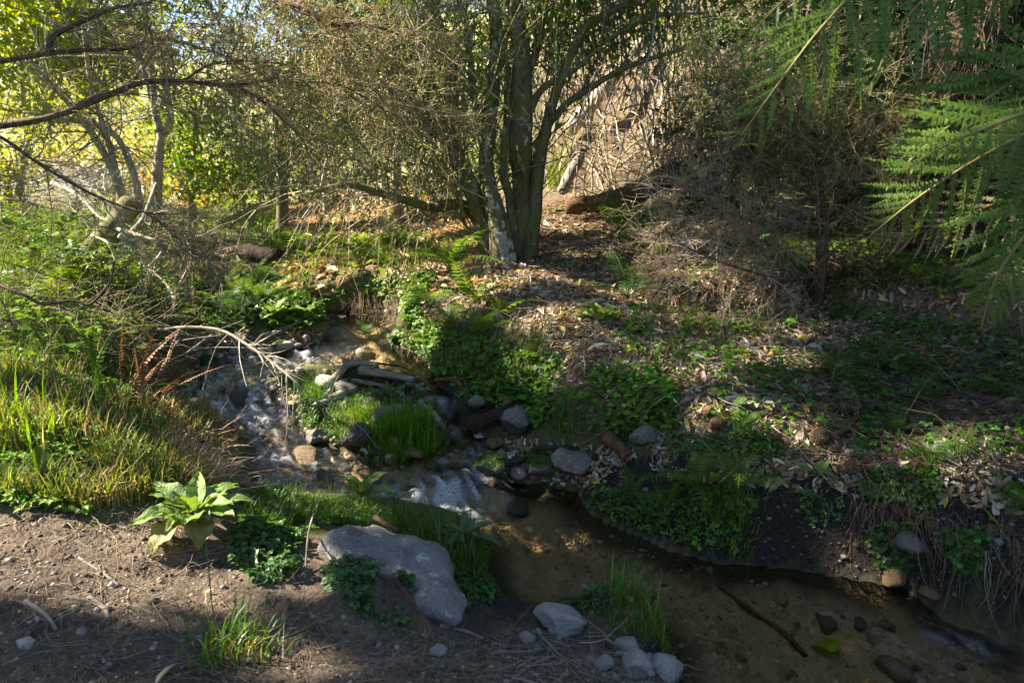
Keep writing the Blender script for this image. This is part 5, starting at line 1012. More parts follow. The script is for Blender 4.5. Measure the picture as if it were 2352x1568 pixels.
for poly, n, s, h, c, kd in [([(540,1150),(720,1150),(740,1220),(690,1250),(560,1260)], 700, .022, .04, (.055,.115,.024), HERB),(SB, 2600, .017, .03, (.05,.105,.024), HERB),([(545,1200),(640,1180),(700,1330),(600,1340),(540,1300)], 420, .022, .04, (.05,.10,.026), HERB),([(760,1300),(900,1290),(965,1330),(960,1380),(880,1300),(840,1380),(940,1440),(880,1460),(790,1400),(750,1340)], 560, .020, .03, (.05,.10,.035), HERB),
     ([(1030,1300),(1130,1330),(1150,1380),(1060,1400),(1000,1340)], 260, .02, .03, (.05,.105,.028), HERB),([(1300,1350),(1400,1340),(1440,1400),(1420,1430),(1300,1400)], 420, .013, .02, (.045,.095,.03), HERB),([(950,760),(1240,830),(1500,880),(1700,960),(1520,1010),(1250,1000),(1070,930),(1000,880)], 3000, .030, .08, (.065,.14,.022), HERB+[ROUND]),([(1450,700),(1800,740),(2000,900),(1900,1040),(1600,1000),(1400,850)], 800, .03, .07, (.06,.13,.022), [ROUND]+HERB),([(1850,700),(2400,780),(2400,1080),(1950,1060)], 1500, .026, .08, (.045,.10,.018), [ROUND]+HERB),
     ([(1340,1130),(1500,1150),(1700,1110),(1730,1180),(1690,1270),(1600,1270),(1450,1210),(1345,1170)], 520, .02, .05, (.06,.13,.022), HERB),([(2170,1250),(2300,1250),(2330,1330),(2200,1330)], 620, .020, .05, (.05,.105,.026), [ROUND]),([(2000,1220),(2090,1220),(2090,1320),(2010,1310)], 260, .018, .04, (.05,.10,.026), HERB),([(1980,1090),(2140,1080),(2150,1180),(1990,1160)], 420, .02, .04, (.05,.105,.02), HERB),([(1850,1130),(1930,1150),(1930,1200),(1850,1200)], 130, .016, .03, (.045,.09,.024), HERB),
     ([(700,880),(960,890),(1000,1020),(780,1030),(690,980)], 900, .018, .04, (.05,.105,.024), HERB),([(-40,1060),(200,1090),(200,1180),(-40,1170)], 900, .024, .04, (.12,.2,.03), HERB),([(-40,860),(300,900),(420,1100),(150,1100)], 3600, .022, .05, (.10,.17,.03), HERB),([(430,640),(760,640),(760,740),(430,760)], 1200, .034, .06, (.05,.10,.022), HERB+[ROUND]),([(0,540),(420,560),(420,860),(0,880)], 4200, .04, .3, (.085,.13,.024), HERB+[ROUND]),([(640,560),(1000,560),(980,700),(640,690)], 1100, .035, .08, (.14,.18,.03), HERB+[ROUND]),([(1560,560),(2352,540),(2352,700),(1560,680)], 2200, .035, .1, (.07,.13,.02), HERB+[ROUND]),
     ([(830,770),(920,770),(930,830),(830,820)], 260, .025, .05, (.05,.09,.02), HERB),([(1500,1000),(1760,1010),(1800,1060),(1560,1060)], 420, .02, .05, (.05,.10,.02), HERB)]:
    P, N = scatter(poly, int(n*.85), jig=12, clump=(3.0, -.25)); herbs(b, P, N, s, h, c, kd)
for poly, n, s, h, c, kd in [([(730,700),(900,640),(1000,640),(950,715),(930,690),(860,695),(740,710)], 800, .03, .06, (.09,.15,.026), HERB),([(640,690),(740,690),(740,745),(700,770),(600,760)], 600, .03, .06, (.07,.13,.024), HERB+[ROUND]),([(930,700),(1010,760),(1010,860),(960,815),(900,790),(930,745)], 800, .03, .06, (.07,.13,.022), HERB)]:
    P, N = scatter(poly, n); herbs(b, P, N, s, h, c, kd)
stuff(b, 'ground_herbs', M['herb'], 'low lobed-leaf herbs creeping over banks and soil')
b = Buf(); LT = [(1060,690),(1250,600),(1500,570),(1800,570),(1850,800),(2050,980),(1960,1060),(1500,1020),(1260,880),(1120,770)]
pal = lambda n: np.where((RNG.random(n) < .05)[:, None], rcol(n, (.34,.28,.05), .25), np.where((RNG.random(n) < .42)[:, None], rcol(n, (.40,.355,.28), .28), rcol(n, (.19,.135,.08), .4)))
P, N = scatter(LT, 15000, jig=25); litter_leaves(b, P, N, .045, .26, pal(len(P)), tilt=.7); P, N = scatter(LT, 2600, jig=25); litter_leaves(b, P, N, .08, .26, pal(len(P)), tilt=.6); P, N = scatter([(1500,560),(1900,640),(2352,600),(2352,1080),(1950,1060),(1800,900)], 7000, jig=20); litter_leaves(b, P, N, .052, .3, pal(len(P))*.8, tilt=.5)
P, N = scatter([(1180,480),(1500,430),(1660,430),(1660,640),(1180,630)], 3200, jig=15); litter_leaves(b, P, N, .07, .28, pal(len(P)), tilt=.7); P, N = scatter([(880,650),(1060,590),(1260,600),(1120,760),(980,730)], 2600, jig=15); litter_leaves(b, P, N, .06, .28, pal(len(P)), tilt=.6); P, N = scatter([(1080,1000),(1350,1020),(1480,1040),(1350,1120),(1080,1090)], 420); litter_leaves(b, P, N, .045, .35, pal(len(P)), tilt=.5); P, N = scatter([(1500,1000),(2352,1050),(2352,1180),(1500,1090)], 1100); litter_leaves(b, P, N, .045, .3, pal(len(P)), tilt=.5); P, N = scatter([(440,780),(740,760),(740,810),(440,820)], 420); litter_leaves(b, P, N, .06, .35, pal(len(P)), tilt=.4)
P, N = scatter([(1000,600),(1800,570),(2352,600),(2352,1090),(1500,1030),(1230,880),(1000,760)], 7000, jig=20); k_ = len(P); b.bake(LEAF, leaf_mats(rvec(k_)*[1,1,.25], N+rvec(k_)*.5, .024*np.exp(RNG.normal(0,.4,k_)), .010*np.exp(RNG.normal(0,.4,k_))), P+[0,0,.006], rcol(k_, (.17,.12,.07), .5)); stuff(b, 'leaf_litter', M['dry'], 'pale dead leaves carpeting the right bank')
strand_pile(LT, 1500, .38, .0028, (.24,.18,.12), 'litter_twigs', lift=(0,.03), grav=-.08)['label'] = 'thin dead twigs among the leaf litter'
strand_pile([(1800,820),(2400,800),(2400,1120),(1900,1080)], 800, .4, .003, (.14,.10,.07), 'dark_twigs', lift=(0,.06), grav=-.06)['label'] = 'thin twigs in the gloomy undergrowth at the right'
strand_pile([(-100,1180),(420,1170),(560,1330),(900,1460),(1150,1480),(1600,1560),(1600,1700),(-300,1700)], 2600, .13, .0011, (.30,.23,.16), 'root_fibres', lift=(0,.012), grav=-.06, curl=.22)['label'] = 'fine dry root fibres and straw on the bare soil'
strand_pile([(1160,1430),(1560,1480),(1570,1600),(1100,1600)], 150, .16, .0022, (.34,.29,.22), 'soil_twigs', lift=(0,.015), grav=-.06)['label'] = 'pale bits of twig on the soil by the white rock'
strand_pile([(380,1010),(540,1030),(580,1110),(480,1160),(380,1110)], 700, .16, .0018, (.42,.33,.23), 'straw', lift=(.0,.06), zdir=.3)['label'] = 'pale straw and dead stems at the edge of the left hump'
strand_pile([(0,860),(300,860),(380,760),(0,700)], 900, .35, .002, (.30,.24,.15), 'dead_stems', lift=(.02,.3), zdir=.8)['label'] = 'dead grass stems behind the left grass'
# roots hanging from the ledge and the soil bank
def hang(path, n, L, col, name, label, r=.0022, jit=.04, out=(0,-.25,-1)):
    A = np.array([hit(*p_) for p_ in path]); S = smooth_path(A, 60)[RNG.integers(0, 60, n)]+RNG.normal(0, jit, (n, 3)); W_ = wander(S, rvec(n)*.4+np.array(out), RNG.uniform(.3, 1.1, n)*L, 8, .14, -.05); gz = ground_z(W_[..., 0], W_[..., 1])+.004; W_[..., 2] = np.maximum(W_[..., 2], gz)
    b = Buf(); V, Q = strands(W_, taper(n, 8, r*RNG.uniform(.5, 1.3, n), .4), 3); b.add(V, Q, np.repeat(rcol(n, col, .4), 24, 0)); stuff(b, name, M['twig'], label)
hang([(1480,650),(1560,660),(1700,640),(1850,650),(2050,650),(2340,660)], 1100, .34, (.10,.065,.04), 'hanging_roots', 'brown roots hanging from the ledge of the right bank', .003, .06)
hang([(1960,1130),(2060,1150),(2180,1230),(2340,1280)], 420, .28, (.2,.14,.09), 'bank_roots', 'thin roots hanging over the black soil at right', .0016)
hang([(640,720),(735,705),(800,690),(930,700)], 260, .3, (.16,.11,.07), 'pool_roots', 'roots hanging over the upper pool', .003); hang([(935,740),(960,800),(1000,830)], 200, .2, (.14,.10,.07), 'channel_roots', 'roots along the right shore of the sunlit shallow', .0025); hang([(1040,880),(1090,900),(1140,930)], 220, .2, (.10,.075,.055), 'shore_roots', 'dark roots hanging over the narrow side channel', .002); hang([(1480,700),(1510,640)], 260, .3, (.16,.10,.06), 'fern_roots', 'brown skirt of dead fronds under the wide fern', .003, .05)
# ------------------------------------------------------------------ stones
def stone_mat(name, cols, speck=None, moss=None, lich=None, rough=.85, sc=9):
    t = NT(name); p = t.objc(); n1 = t.noise(p, sc, 6, .65); n2_ = t.noise(p, 130, 3, .7); n3 = t.noise(p, 4, 4, .6)
    col = t.ramp(n1.outputs[0], [(.3, cols[0]), (.7, cols[1])])
    if speck is not None: col = t.mix(t.ramp(n2_.outputs[0], [(.56, 0), (.64, .75)]), col, speck)
    col = t.mix(t.ramp(n2_.outputs[0], [(.30, .6), (.40, 0)]), col, (.05,.05,.05))
    if lich is not None: col = t.mix(t.ramp(t.noise(p, 13, 6, .75).outputs[0], [(.58, 0), (.62, .8)]), col, lich)
    if moss is not None:
        sp = t.n('ShaderNodeSeparateXYZ'); t.l(t.n('ShaderNodeNewGeometry').outputs['Normal'], sp.inputs[0]); f = t.math('ADD', sp.outputs[2], t.math('MULTIPLY', n3.outputs[0], 1.6)); col = t.mix(t.ramp(t.math('MULTIPLY', f, .5), [(.55, 0), (.66, 1)]), col, moss)
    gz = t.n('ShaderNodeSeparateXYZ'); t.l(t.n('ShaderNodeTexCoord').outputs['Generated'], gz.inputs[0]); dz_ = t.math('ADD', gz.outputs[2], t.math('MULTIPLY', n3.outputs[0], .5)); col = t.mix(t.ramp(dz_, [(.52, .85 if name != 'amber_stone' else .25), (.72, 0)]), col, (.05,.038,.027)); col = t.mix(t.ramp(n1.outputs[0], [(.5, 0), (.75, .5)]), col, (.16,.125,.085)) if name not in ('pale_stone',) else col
    bb = t.bump(n1.outputs[0], .8, .03); bb = t.bump(n2_.outputs[0], .6, .006, bb); return t.done(t.principled(col, rough, bb, .3).outputs[0])
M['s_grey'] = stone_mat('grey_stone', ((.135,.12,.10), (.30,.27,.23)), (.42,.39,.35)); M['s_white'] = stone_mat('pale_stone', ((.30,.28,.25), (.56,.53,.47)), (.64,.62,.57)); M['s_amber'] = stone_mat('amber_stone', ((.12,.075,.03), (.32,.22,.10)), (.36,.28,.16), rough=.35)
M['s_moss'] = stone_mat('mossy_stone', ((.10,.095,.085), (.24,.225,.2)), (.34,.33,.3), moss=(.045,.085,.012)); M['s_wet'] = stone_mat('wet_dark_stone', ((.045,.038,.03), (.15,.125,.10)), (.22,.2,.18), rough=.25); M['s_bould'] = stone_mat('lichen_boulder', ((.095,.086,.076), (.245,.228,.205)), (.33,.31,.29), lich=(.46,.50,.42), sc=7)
import bmesh as _bm
def ico(sub):
    bm = _bm.new(); _bm.ops.create_icosphere(bm, subdivisions=sub, radius=1); v = np.array([x.co[:] for x in bm.verts]); f = np.array([[y.index for y in x.verts] for x in bm.faces]); bm.free(); return v, f
ICO3, ICO5 = ico(3), ico(5)
def rock_shape(V, seed, rough=.25, facets=9):
    rng = np.random.default_rng(seed); r = np.ones(len(V)); 
    for d in rvec(facets, rng):
        lim = rng.uniform(.62, .95); k = V@d; r = np.minimum(r, np.where(k > .05, lim/np.maximum(k, .05), 9))
    W_ = V*r[:, None]; return W_*(1+rough*.35*fbm(W_*1.8+seed, 3, seed)+rough*.12*fbm(W_*7+seed, 3, seed))[:, None]
ROCKS = {}
def rock_mesh(mat_, i):
    k = (mat_, i)
    if k not in ROCKS: b = Buf().add(rock_shape(ICO3[0], 700+i*7), ICO3[1]); me = b.mesh('stone', True); me.materials.append(M[mat_]); ROCKS[k] = me
    return ROCKS[k]
def rock(px, py, size, label, mat_, seed, group=None, sink=.3, hero=False, name='stone', cat='stone', asp=None, p=None):
    rng = np.random.default_rng(seed); p = hit(px, py) if p is None else p; asp = asp or (1.0, rng.uniform(.7, 1), rng.uniform(.5, .8)); s = np.array(asp)*size*.5*1.15
    if hero: me = Buf().add(rock_shape(ICO5[0], seed, .3, 14)*1.0, ICO5[1]).mesh('stone', True); me.materials.append(M[mat_])
    else: me = rock_mesh(mat_, seed % 6)
    return tag(put(name, me, None, (p[0], p[1], p[2]+s[2]*(1-2*sink)), (rng.normal(0, .15), rng.normal(0, .15), rng.uniform(0, 6.28)), tuple(s)), label, cat, group)
# big boulder: a dome at the left running into a ridge that drops to the right front
A = np.array([hit(770,1262), hit(900,1290), hit(985,1395)]); rad = [.25, .2, .17]
c0 = A.mean(0); V, F = ico(6); d_ = V
best = np.zeros(len(V))
ts = np.linspace(.02, 1.0, 90)
def sdf(P):
    o = np.full(len(P), 9.0)
    for a1, a2, r1, r2 in ((A[0], A[1], rad[0], rad[1]), (A[1], A[2], rad[1], rad[2])):
        ab = a2-a1; h = np.clip(((P-a1)@ab)/(ab@ab), 0, 1); q = (P-a1-h[:, None]*ab)/np.array([1, 1, .72]); dd = np.linalg.norm(q, axis=1)-(r1+(r2-r1)*h); k = .06; hh = np.clip(.5+.5*(o-dd)/k, 0, 1); o = o*(1-hh)+dd*hh-k*hh*(1-hh)
    return o
cen = A[1]*.6+A[0]*.2+A[2]*.2-[0, 0, .05]; rr_ = np.zeros(len(V)); alive = np.ones(len(V), bool)
for s in np.linspace(.02, .8, 160):
    m = sdf(cen+V*s) < 0; rr_ = np.where(m, s, rr_)
P = cen+V*rr_[:, None]; fac = rvec(16, np.random.default_rng(5)); kk = (P-cen)
for d1 in fac:
    pr = kk@d1; lim = np.quantile(pr, .93); P = P-np.maximum(pr-lim, 0)[:, None]*d1*.8; kk = P-cen
P = P+V*(.03*fbm(P*4, 3, 9)+.012*fbm(P*14, 3, 10))[:, None]-[0, 0, .07]
bb_ = Buf().add(P-c0, F); me = bb_.mesh('boulder', True); me.materials.append(M['s_bould']); tag(put('boulder', me, None, c0), 'long grey boulder half sunk in the soil beside the stream', 'boulder')
bo_l = c0
b = Buf(); n = 900; q = hit(775,1225)+[0,0,.08]; i = RNG.integers(0, len(P), 9000); S = P[i]; m = (np.linalg.norm(S-at(790,1225,np.linalg.norm(q[:2])), axis=1) < .15) & (S[:, 2] > c0[2]); S = S[m]; S = S[n2(S[:, 0], S[:, 1], 22, 3, 77) > .1][:n]
LP = (np.array([[-.5,-.5,0],[.5,-.4,.08],[.45,.5,0],[-.5,.5,.1]]), [np.array([[0,1,2,3]])]); n = len(S)
if n: b.bake(LP, basis(rvec(n)*[1,1,.2], rvec(n)*.3+[0,0,1])*(.011*np.exp(RNG.normal(0,.4,n)))[:, None, None], S+[0,0,.004], rcol(n, (.36,.42,.33), .15)); o = b.build('lichen_crust', M['dry']); o.parent = bpy.data.objects['boulder']; o.location = -Vector(c0); o['kind'] = 'stuff'
HERO = [(1290,1440,.20,'white granite rock on the soil by the water in front','s_white',.3),(725,1010,.16,'pale speckled rock splitting the rapids at the island','s_grey',.25),(820,1018,.19,'dark wet rock at the front left of the island','s_wet',.25),(1125,1080,.16,'moss-capped rock at the head of the near pool','s_moss',.2),(1240,1085,.18,'mossy rock with hanging grass in the middle of the shore row','s_moss',.2),(1312,1082,.20,'rounded grey rock with a green moss patch at the end of the shore row','s_grey',.2),(1192,1100,.13,'small grey rock between the two mossy rocks','s_grey',.2),
        (1490,1010,.19,'pale grey rock resting on the litter above the black bank','s_grey',.3),(1185,978,.20,'smooth grey rock beside the hollow wood block','s_grey',.35),(895,970,.2,'flat grey rock buried in the island grass','s_grey',.3),(940,1140,.16,'rounded amber rock under the small cascade','s_amber',.5),(890,1135,.12,'amber rock left of the small cascade','s_amber',.4),(650,800,.16,'pale stone on the sunlit shingle','s_white',.3),(640,812,.14,'bright moss-covered stone at the edge of the shingle','s_moss',.25),(480,845,.15,'moss-covered stone at the left edge of the rapids','s_moss',.3),(475,870,.15,'flat brown stone in the upper rapids','s_amber',.3),
        (950,1050,.13,'ochre stone in front of the grass island','s_amber',.3),(750,890,.18,'white stone on the island among driftwood','s_white',.3),(800,905,.17,'speckled grey stone on the island beside the driftwood','s_grey',.3),(835,825,.15,'pointed pale stone at the top of the sunlit shallow','s_grey',.25),(590,700,.2,'mossy stone in the bank left of the pool','s_moss',.35),(1190,1170,.15,'brown stone breaking the surface of the near pool','s_wet',.45),(2050,1340,.10,'orange-brown stone at the far shore of the near pool','s_amber',.3),(2050,1545,.13,'tan stone in the water at the bottom right','s_amber',.3),(1900,1420,.13,'dark stone under the rippled water at right','s_wet',.8),
        (1440,1490,.09,'white stone at the foot of the mossy mound','s_white',.35),(1530,1545,.13,'angular white stone at the water edge bottom centre','s_white',.3),(1460,1530,.11,'speckled rounded stone on the gravel at the bottom','s_white',.3),(1385,1530,.07,'small white stone on the gravel at the bottom','s_white',.3),(1215,1470,.07,'small white stone left of the white granite rock','s_white',.3),(1005,1502,.055,'single whitish stone lying on the dark soil','s_white',.25),(2090,1265,.16,'grey smooth rock under roots on the black bank','s_grey',.4),(740,1105,.15,'wet dark stone with splashing water in the upper pool','s_wet',.35),(455,935,.16,'brown stone at the left edge of the rapids','s_amber',.3),(560,925,.2,'dark brown stone under the rapids','s_wet',.4),(700,1060,.17,'round brown stone at the foot of the rapids','s_amber',.4)]
for i, (px, py, s, lb, m_, sk) in enumerate(HERO):
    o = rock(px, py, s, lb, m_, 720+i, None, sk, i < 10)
    if m_ == 's_moss':                    # a cushion of moss leaves over the top of the stone
        me = o.data; nv = len(me.vertices); co = np.empty(nv*3); me.vertices.foreach_get('co', co); co = co.reshape(-1, 3); no = unit(co); bpy.context.view_layer.update(); Wm = np.array(o.matrix_world)
        j = RNG.integers(0, nv, 1500); wn_ = (no@Wm[:3, :3].T/np.array(o.scale).mean()); j = j[(wn_[j, 2] > .15+.25*n2(co[j, 0], co[j, 1], 2.5, 3, 90+i))]
        b = Buf(); k = len(j); sc_ = .011/np.array(o.scale).mean(); b.bake(LEAF, leaf_mats(no[j]*.8+rvec(k)*.7+[0, 0, .2], rvec(k), sc_*np.exp(RNG.normal(0, .35, k)), np.full(k, sc_*.4)), co[j], rcol(k, (.05,.105,.014), .3)); mo = b.build('moss', M['grass'], o); mo['kind'] = 'stuff'
def rock_field(poly, n, lo, hi, label, group, mats, seed, sink=.3, water=True):
    P, _ = scatter(poly, n, water=water)
    pl = places(P)
    for i, p in enumerate(P):
        sz = lo+(hi-lo)*RNG.random()**2; m_ = mats[int(RNG.integers(0, len(mats)))]; f = (sz-lo)/(hi-lo); w = 'tiny' if f < .08 else 'small' if f < .3 else 'middling' if f < .6 else 'large'
        rock(0, 0, sz, f"{w} {dict(s_grey='grey', s_white='whitish', s_amber='brown', s_wet='dark', s_moss='mossy')[m_]} {label}, {pl[i]}", m_, seed+i, group, sink, p=p)
rock_field([(440,775),(740,755),(760,800),(560,822),(440,830)], 40, .03, .10, 'stone on the shingle bar in the upper stream', 'stones on the shingle bar', ['s_grey','s_grey','s_white','s_amber'], 800)
rock_field([(400,880),(480,840),(640,830),(620,940),(690,1050),(600,1040),(490,950)], 20, .05, .12, 'stone under the rushing water of the rapids', 'stones in the rapids', ['s_amber','s_wet','s_amber','s_wet'], 880, .6)
rock_field([(640,870),(960,880),(1000,930),(700,940)], 34, .03, .12, 'stone among the driftwood on the island', 'stones on the gravel island', ['s_white','s_grey','s_grey'], 940)
rock_field([(900,1045),(1100,1000),(1330,1050),(1330,1120),(1080,1090),(960,1110)], 42, .03, .11, 'stone in the stony shallow beside the mossy rocks', 'stones in the stony shallow', ['s_amber','s_grey','s_wet','s_amber','s_white'], 1010)
rock_field([(1340,1500),(1540,1500),(1570,1640),(1340,1620)], 32, .015, .06, 'stone on the gravel at the bottom', 'white stones on the gravel at the bottom', ['s_white','s_white','s_grey'], 1080)
rock_field([(1180,1440),(1300,1460),(1340,1500),(1200,1490)], 16, .012, .035, 'gravel stone around the white granite rock', 'gravel round the white rock', ['s_white','s_grey'], 1130)
rock_field([(1850,1310),(2200,1360),(2500,1520),(2500,1660),(2100,1560),(1900,1400)], 24, .03, .09, 'stone on the stream bed at the lower right', 'stones on the lower right stream bed', ['s_amber','s_amber','s_wet','s_amber'], 1160, .6)
rock_field([(1120,1230),(1400,1230),(1700,1310),(2000,1400),(1900,1560),(1600,1560),(1560,1420),(1300,1380)], 20, .025, .07, 'pebble on the bed of the near pool', 'pebbles on the near pool bed', ['s_amber','s_amber','s_amber'], 1300, .7)
rock_field([(550,1060),(900,1060),(880,1140),(560,1130)], 18, .04, .11, 'stone on the bed of the upper pool', 'stones on the upper pool bed', ['s_amber','s_wet','s_amber'], 1220, .45)
rock_field([(720,690),(940,690),(940,760),(740,760)], 10, .05, .12, 'stone at the step between the two upper pools', 'stones at the upper pools', ['s_grey','s_amber','s_wet'], 1260, .35)
rock_field([(380,690),(420,680),(440,780),(400,790)], 10, .05, .14, 'stone in the stony gully left of the shaded bank', 'stones in the gully', ['s_grey','s_white'], 1280)
def crumbs(poly, n, s, cols, name, label, water=False, sink=.0):
    P, N = scatter(poly, n, water=water); n = len(P); V, F = ico(1); V = V*(1+.3*fbm(V*2, 2, 3))[:, None]*np.array([1, .85, .65]); b = Buf(); R = basis(rvec(n)*[1,1,.3], rvec(n)*.4+[0,0,1])*(s*np.exp(RNG.normal(0, .5, n)))[:, None, None]; C = np.array(cols)[RNG.integers(0, len(cols), n)]*np.exp(RNG.normal(0, .2, (n, 1))); b.bake((V, [F]), R, P-np.array([0, 0, sink]), C); return tag(b.build(name, M['crumb'], None, True), kind='stuff', label=label)
t = NT('small_gravel'); M['crumb'] = t.done(t.principled(t.mix(1.0, t.attr('Col').outputs['Color'], t.ramp(t.noise(t.objc(), 90, 3).outputs[0], [(.3, .7), (.7, 1.2)]), 'MULTIPLY'), .75, None, .3).outputs[0])
crumbs([(-100,1180),(420,1170),(560,1330),(900,1440),(1150,1470),(1600,1540),(1600,1700),(-300,1700)], 2600, .0045, [(.09,.07,.05),(.05,.038,.028),(.3,.27,.23),(.16,.12,.08)], 'soil_crumbs', 'crumbs of soil and grit on the bare ground')
crumbs(R_BANKFACE, 2600, .005, [(.03,.024,.02),(.04,.033,.028),(.05,.04,.03),(.06,.05,.04),(.02,.016,.013),(.16,.14,.12)], 'bank_crumbs', 'crumbs of black soil and grit on the cut bank')
crumbs([(1120,1220),(1400,1230),(1700,1320),(2300,1500),(2400,1650),(1600,1650),(1540,1430),(1300,1400)], 2600, .006, [(.24,.17,.09),(.2,.15,.09),(.34,.28,.19),(.27,.21,.14)], 'bed_gravel', 'fine amber gravel on the bed of the near pool', True, .004)
crumbs([(440,770),(760,750),(1000,880),(960,960),(1340,1060),(1330,1120),(900,1120),(560,1120),(420,900)], 3000, .013, [(.2,.14,.07),(.12,.09,.06),(.34,.31,.26),(.09,.07,.05)], 'stream_gravel', 'gravel through the upper stream', True, .004)

# ------------------------------------------------------------------ driftwood, sticks, hollow block
def stick(name, label, path, r0, r1, mat_, seed, cat='stick', group=None, lift=.0): return log_thing(name, label, path, None, r0, r1, mat_, seed, cat, True, group, 22, 8, .18, lift)
stick('driftwood', 'pointed weathered driftwood sticking out over the rapids from the island', [(695,952,.02),(745,938,.03),(800,915,.05)], .014, .035, 'wood_grey', 1300, 'driftwood')
stick('driftwood', 'long pale curved driftwood branch across the island', [(740,925,.03),(790,902,.05),(840,900,.05),(880,905,.04),(925,915,.02)], .012, .018, 'wood_grey', 1301, 'driftwood')
stick('driftwood', 'straight cut pale stick at the back of the island', [(790,842,.03),(830,846,.03),(868,852,.03)], .02, .02, 'wood_grey', 1302, 'driftwood')
stick('driftwood', 'short tan stick standing on the island stones', [(775,893,.0),(785,875,.03),(800,862,.05)], .012, .016, 'wood_grey', 1303, 'driftwood')
stick('driftwood', 'dark gnarled wood slab in the middle of the island', [(830,872,.02),(880,880,.03),(950,885,.02)], .035, .02, 'wood_grey', 1304, 'driftwood')
stick('driftwood', 'broad grey wood splinter on the island behind the tan stick', [(770,880,.02),(800,862,.04),(830,850,.03)], .03, .02, 'wood_grey', 1305, 'driftwood')
stick('driftwood', 'grey stick slanting down behind the island grass', [(965,945,.05),(1000,975,.04),(1020,995,.02)], .02, .02, 'wood_grey', 1306, 'driftwood')
stick('fallen_branch', 'dark wet branch lying from the island to the right shore', [(870,845,.03),(930,855,.03),(990,875,.02),(1040,850,.06)], .008, .004, 'wood_wet', 1307, 'branch')
stick('fallen_branch', 'dark branch bending over the side channel beside the hollow block', [(1000,905,.08),(1050,912,.1),(1075,950,.05),(1095,990,.0)], .014, .012, 'wood_brown', 1308, 'branch')
stick('fallen_branch', 'dark curved branch along the mossy shore rocks', [(1150,1082,.02),(1200,1076,.04),(1240,1062,.05),(1330,1055,.04)], .022, .012, 'wood_wet', 1309, 'branch')
stick('wood_chunk', 'reddish brown wood chunk at the top of the black soil bank', [(1395,1025,.02),(1420,1045,.02),(1440,1062,.0)], .045, .035, 'wood_brown', 1310, 'wood chunk')
stick('wood_chunk', 'wet brown wood on the sunlit shingle', [(490,805,.0),(520,808,.0),(545,810,.0)], .04, .03, 'wood_brown', 1311, 'wood chunk')
stick('stick', 'curled brown bark strip lying on the boulder', [(865,1240,.1),(890,1252,.09),(915,1262,.08)], .012, .008, 'wood_brown', 1312)
stick('stick', 'thin grey upright stick leaning on the boulder', [(700,1330,.0),(715,1260,.09),(740,1165,.06)], .004, .003, 'wood_grey', 1313)
for i, (pth, r, lb) in enumerate([([(180,1285),(240,1320),(275,1350)],.006,'pale root strip in the sun patch on the soil'),([(60,1385),(110,1420),(130,1450)],.008,'pale stick on the soil at the left bottom'),([(205,1375),(240,1400),(250,1425)],.009,'grey root end beside the left soil patch'),([(1140,1500),(1200,1500),(1240,1495)],.008,'pale broken stick left of the white granite rock'),([(1230,1460,.02),(1280,1500),(1330,1540)],.005,'thin pale twig slanting across the gravel'),([(1180,1560),(1220,1530),(1260,1510)],.006,'grey stick at the very bottom beneath the white rock'),([(1390,1480,.02),(1450,1510,.01),(1520,1540)],.005,'thin grey twig along the foot of the mossy mound'),([(1010,1440),(1060,1450),(1110,1470)],.008,'brown stick on the soil right of the boulder'),([(640,1470),(690,1450),(740,1420)],.004,'straw-like twig on the dark soil'),([(650,1520),(655,1480,.05),(660,1450,.08)],.0025,'thin straw standing in the dark soil'),
    ([(1300,1000),(1420,1010),(1520,1015),(1600,1000)],.008,'long thin branch along the top of the black bank'),([(1770,850),(1800,890),(1840,930)],.018,'thick brown stick lying down the litter slope'),([(2080,1120),(2110,1060),(2150,1020)],.013,'brown stick leaning in the dark undergrowth'),([(1930,1090),(2000,1060),(2060,1050)],.016,'brown stick behind the cones'),([(1240,860),(1200,820),(1170,760)],.005,'pale thin stalk arching over the green bank'),([(1400,800),(1480,770),(1560,750)],.006,'thin tan twig on the leaf slope'),([(1840,700),(1870,760),(1860,820)],.012,'grey stick below the dark bush'),([(2180,900),(2260,860),(2330,880)],.01,'dark stick at the right edge of the undergrowth'),([(1060,660),(1130,640),(1200,600),(1290,575)],.014,'tan branch on the slope at the foot of the large tree'),([(1210,640,.0),(1230,600,.05),(1235,570,.1)],.02,'short stump-like root at the foot of the large tree')]):
    stick('stick', lb, pth, r, r*.7, 'wood_grey' if i < 10 or i in (14, 15, 18) else 'wood_brown', 1320+i)
# long pale dead branch dipping from the left bank over the rapids
e_pt = pix([(360,760,4.3),(430,752,4.3),(510,760,4.25),(580,800,4.1),(660,860,3.9),(730,925,3.7)]); ebase = e_pt[0]
db = empty('dead_branch', ebase, 'long pale dead branch arching from the left bank over the rapids', 'branch'); b = Buf(); BP = limb(b, e_pt, .014, .005, 40, 7, .15, 1350); part(b, 'stem', M['wood_grey'], db)
b = Buf(); n = 34; S = BP[RNG.integers(14, 40, n)]; W_ = wander(S, rvec(n)*.7+[.5, -.4, -.3], RNG.uniform(.2, .55, n), 9, .12, -.06); V, Q = strands(W_, taper(n, 9, .0035, .3), 4); b.add(V, Q, np.repeat(rcol(n, (.36,.33,.26), .2), 36, 0)); part(b, 'twigs', M['twig'], db)['kind'] = 'stuff'
for i, pth in enumerate([[(360,800,4.2),(430,780,4.2),(560,765,4.3)],[(380,830,4.1),(470,800,4.2),(620,800,4.2)],[(430,810,4.1),(500,760,4.3),(560,735,4.4)]]): log_thing('dead_branch', ['thin pale branch just below the arching dead branch', 'lowest thin pale branch over the shingle', 'short pale twig crossing the arching dead branch'][i], pth, None, .007, .003, 'wood_grey', 1355+i, cat='branch')
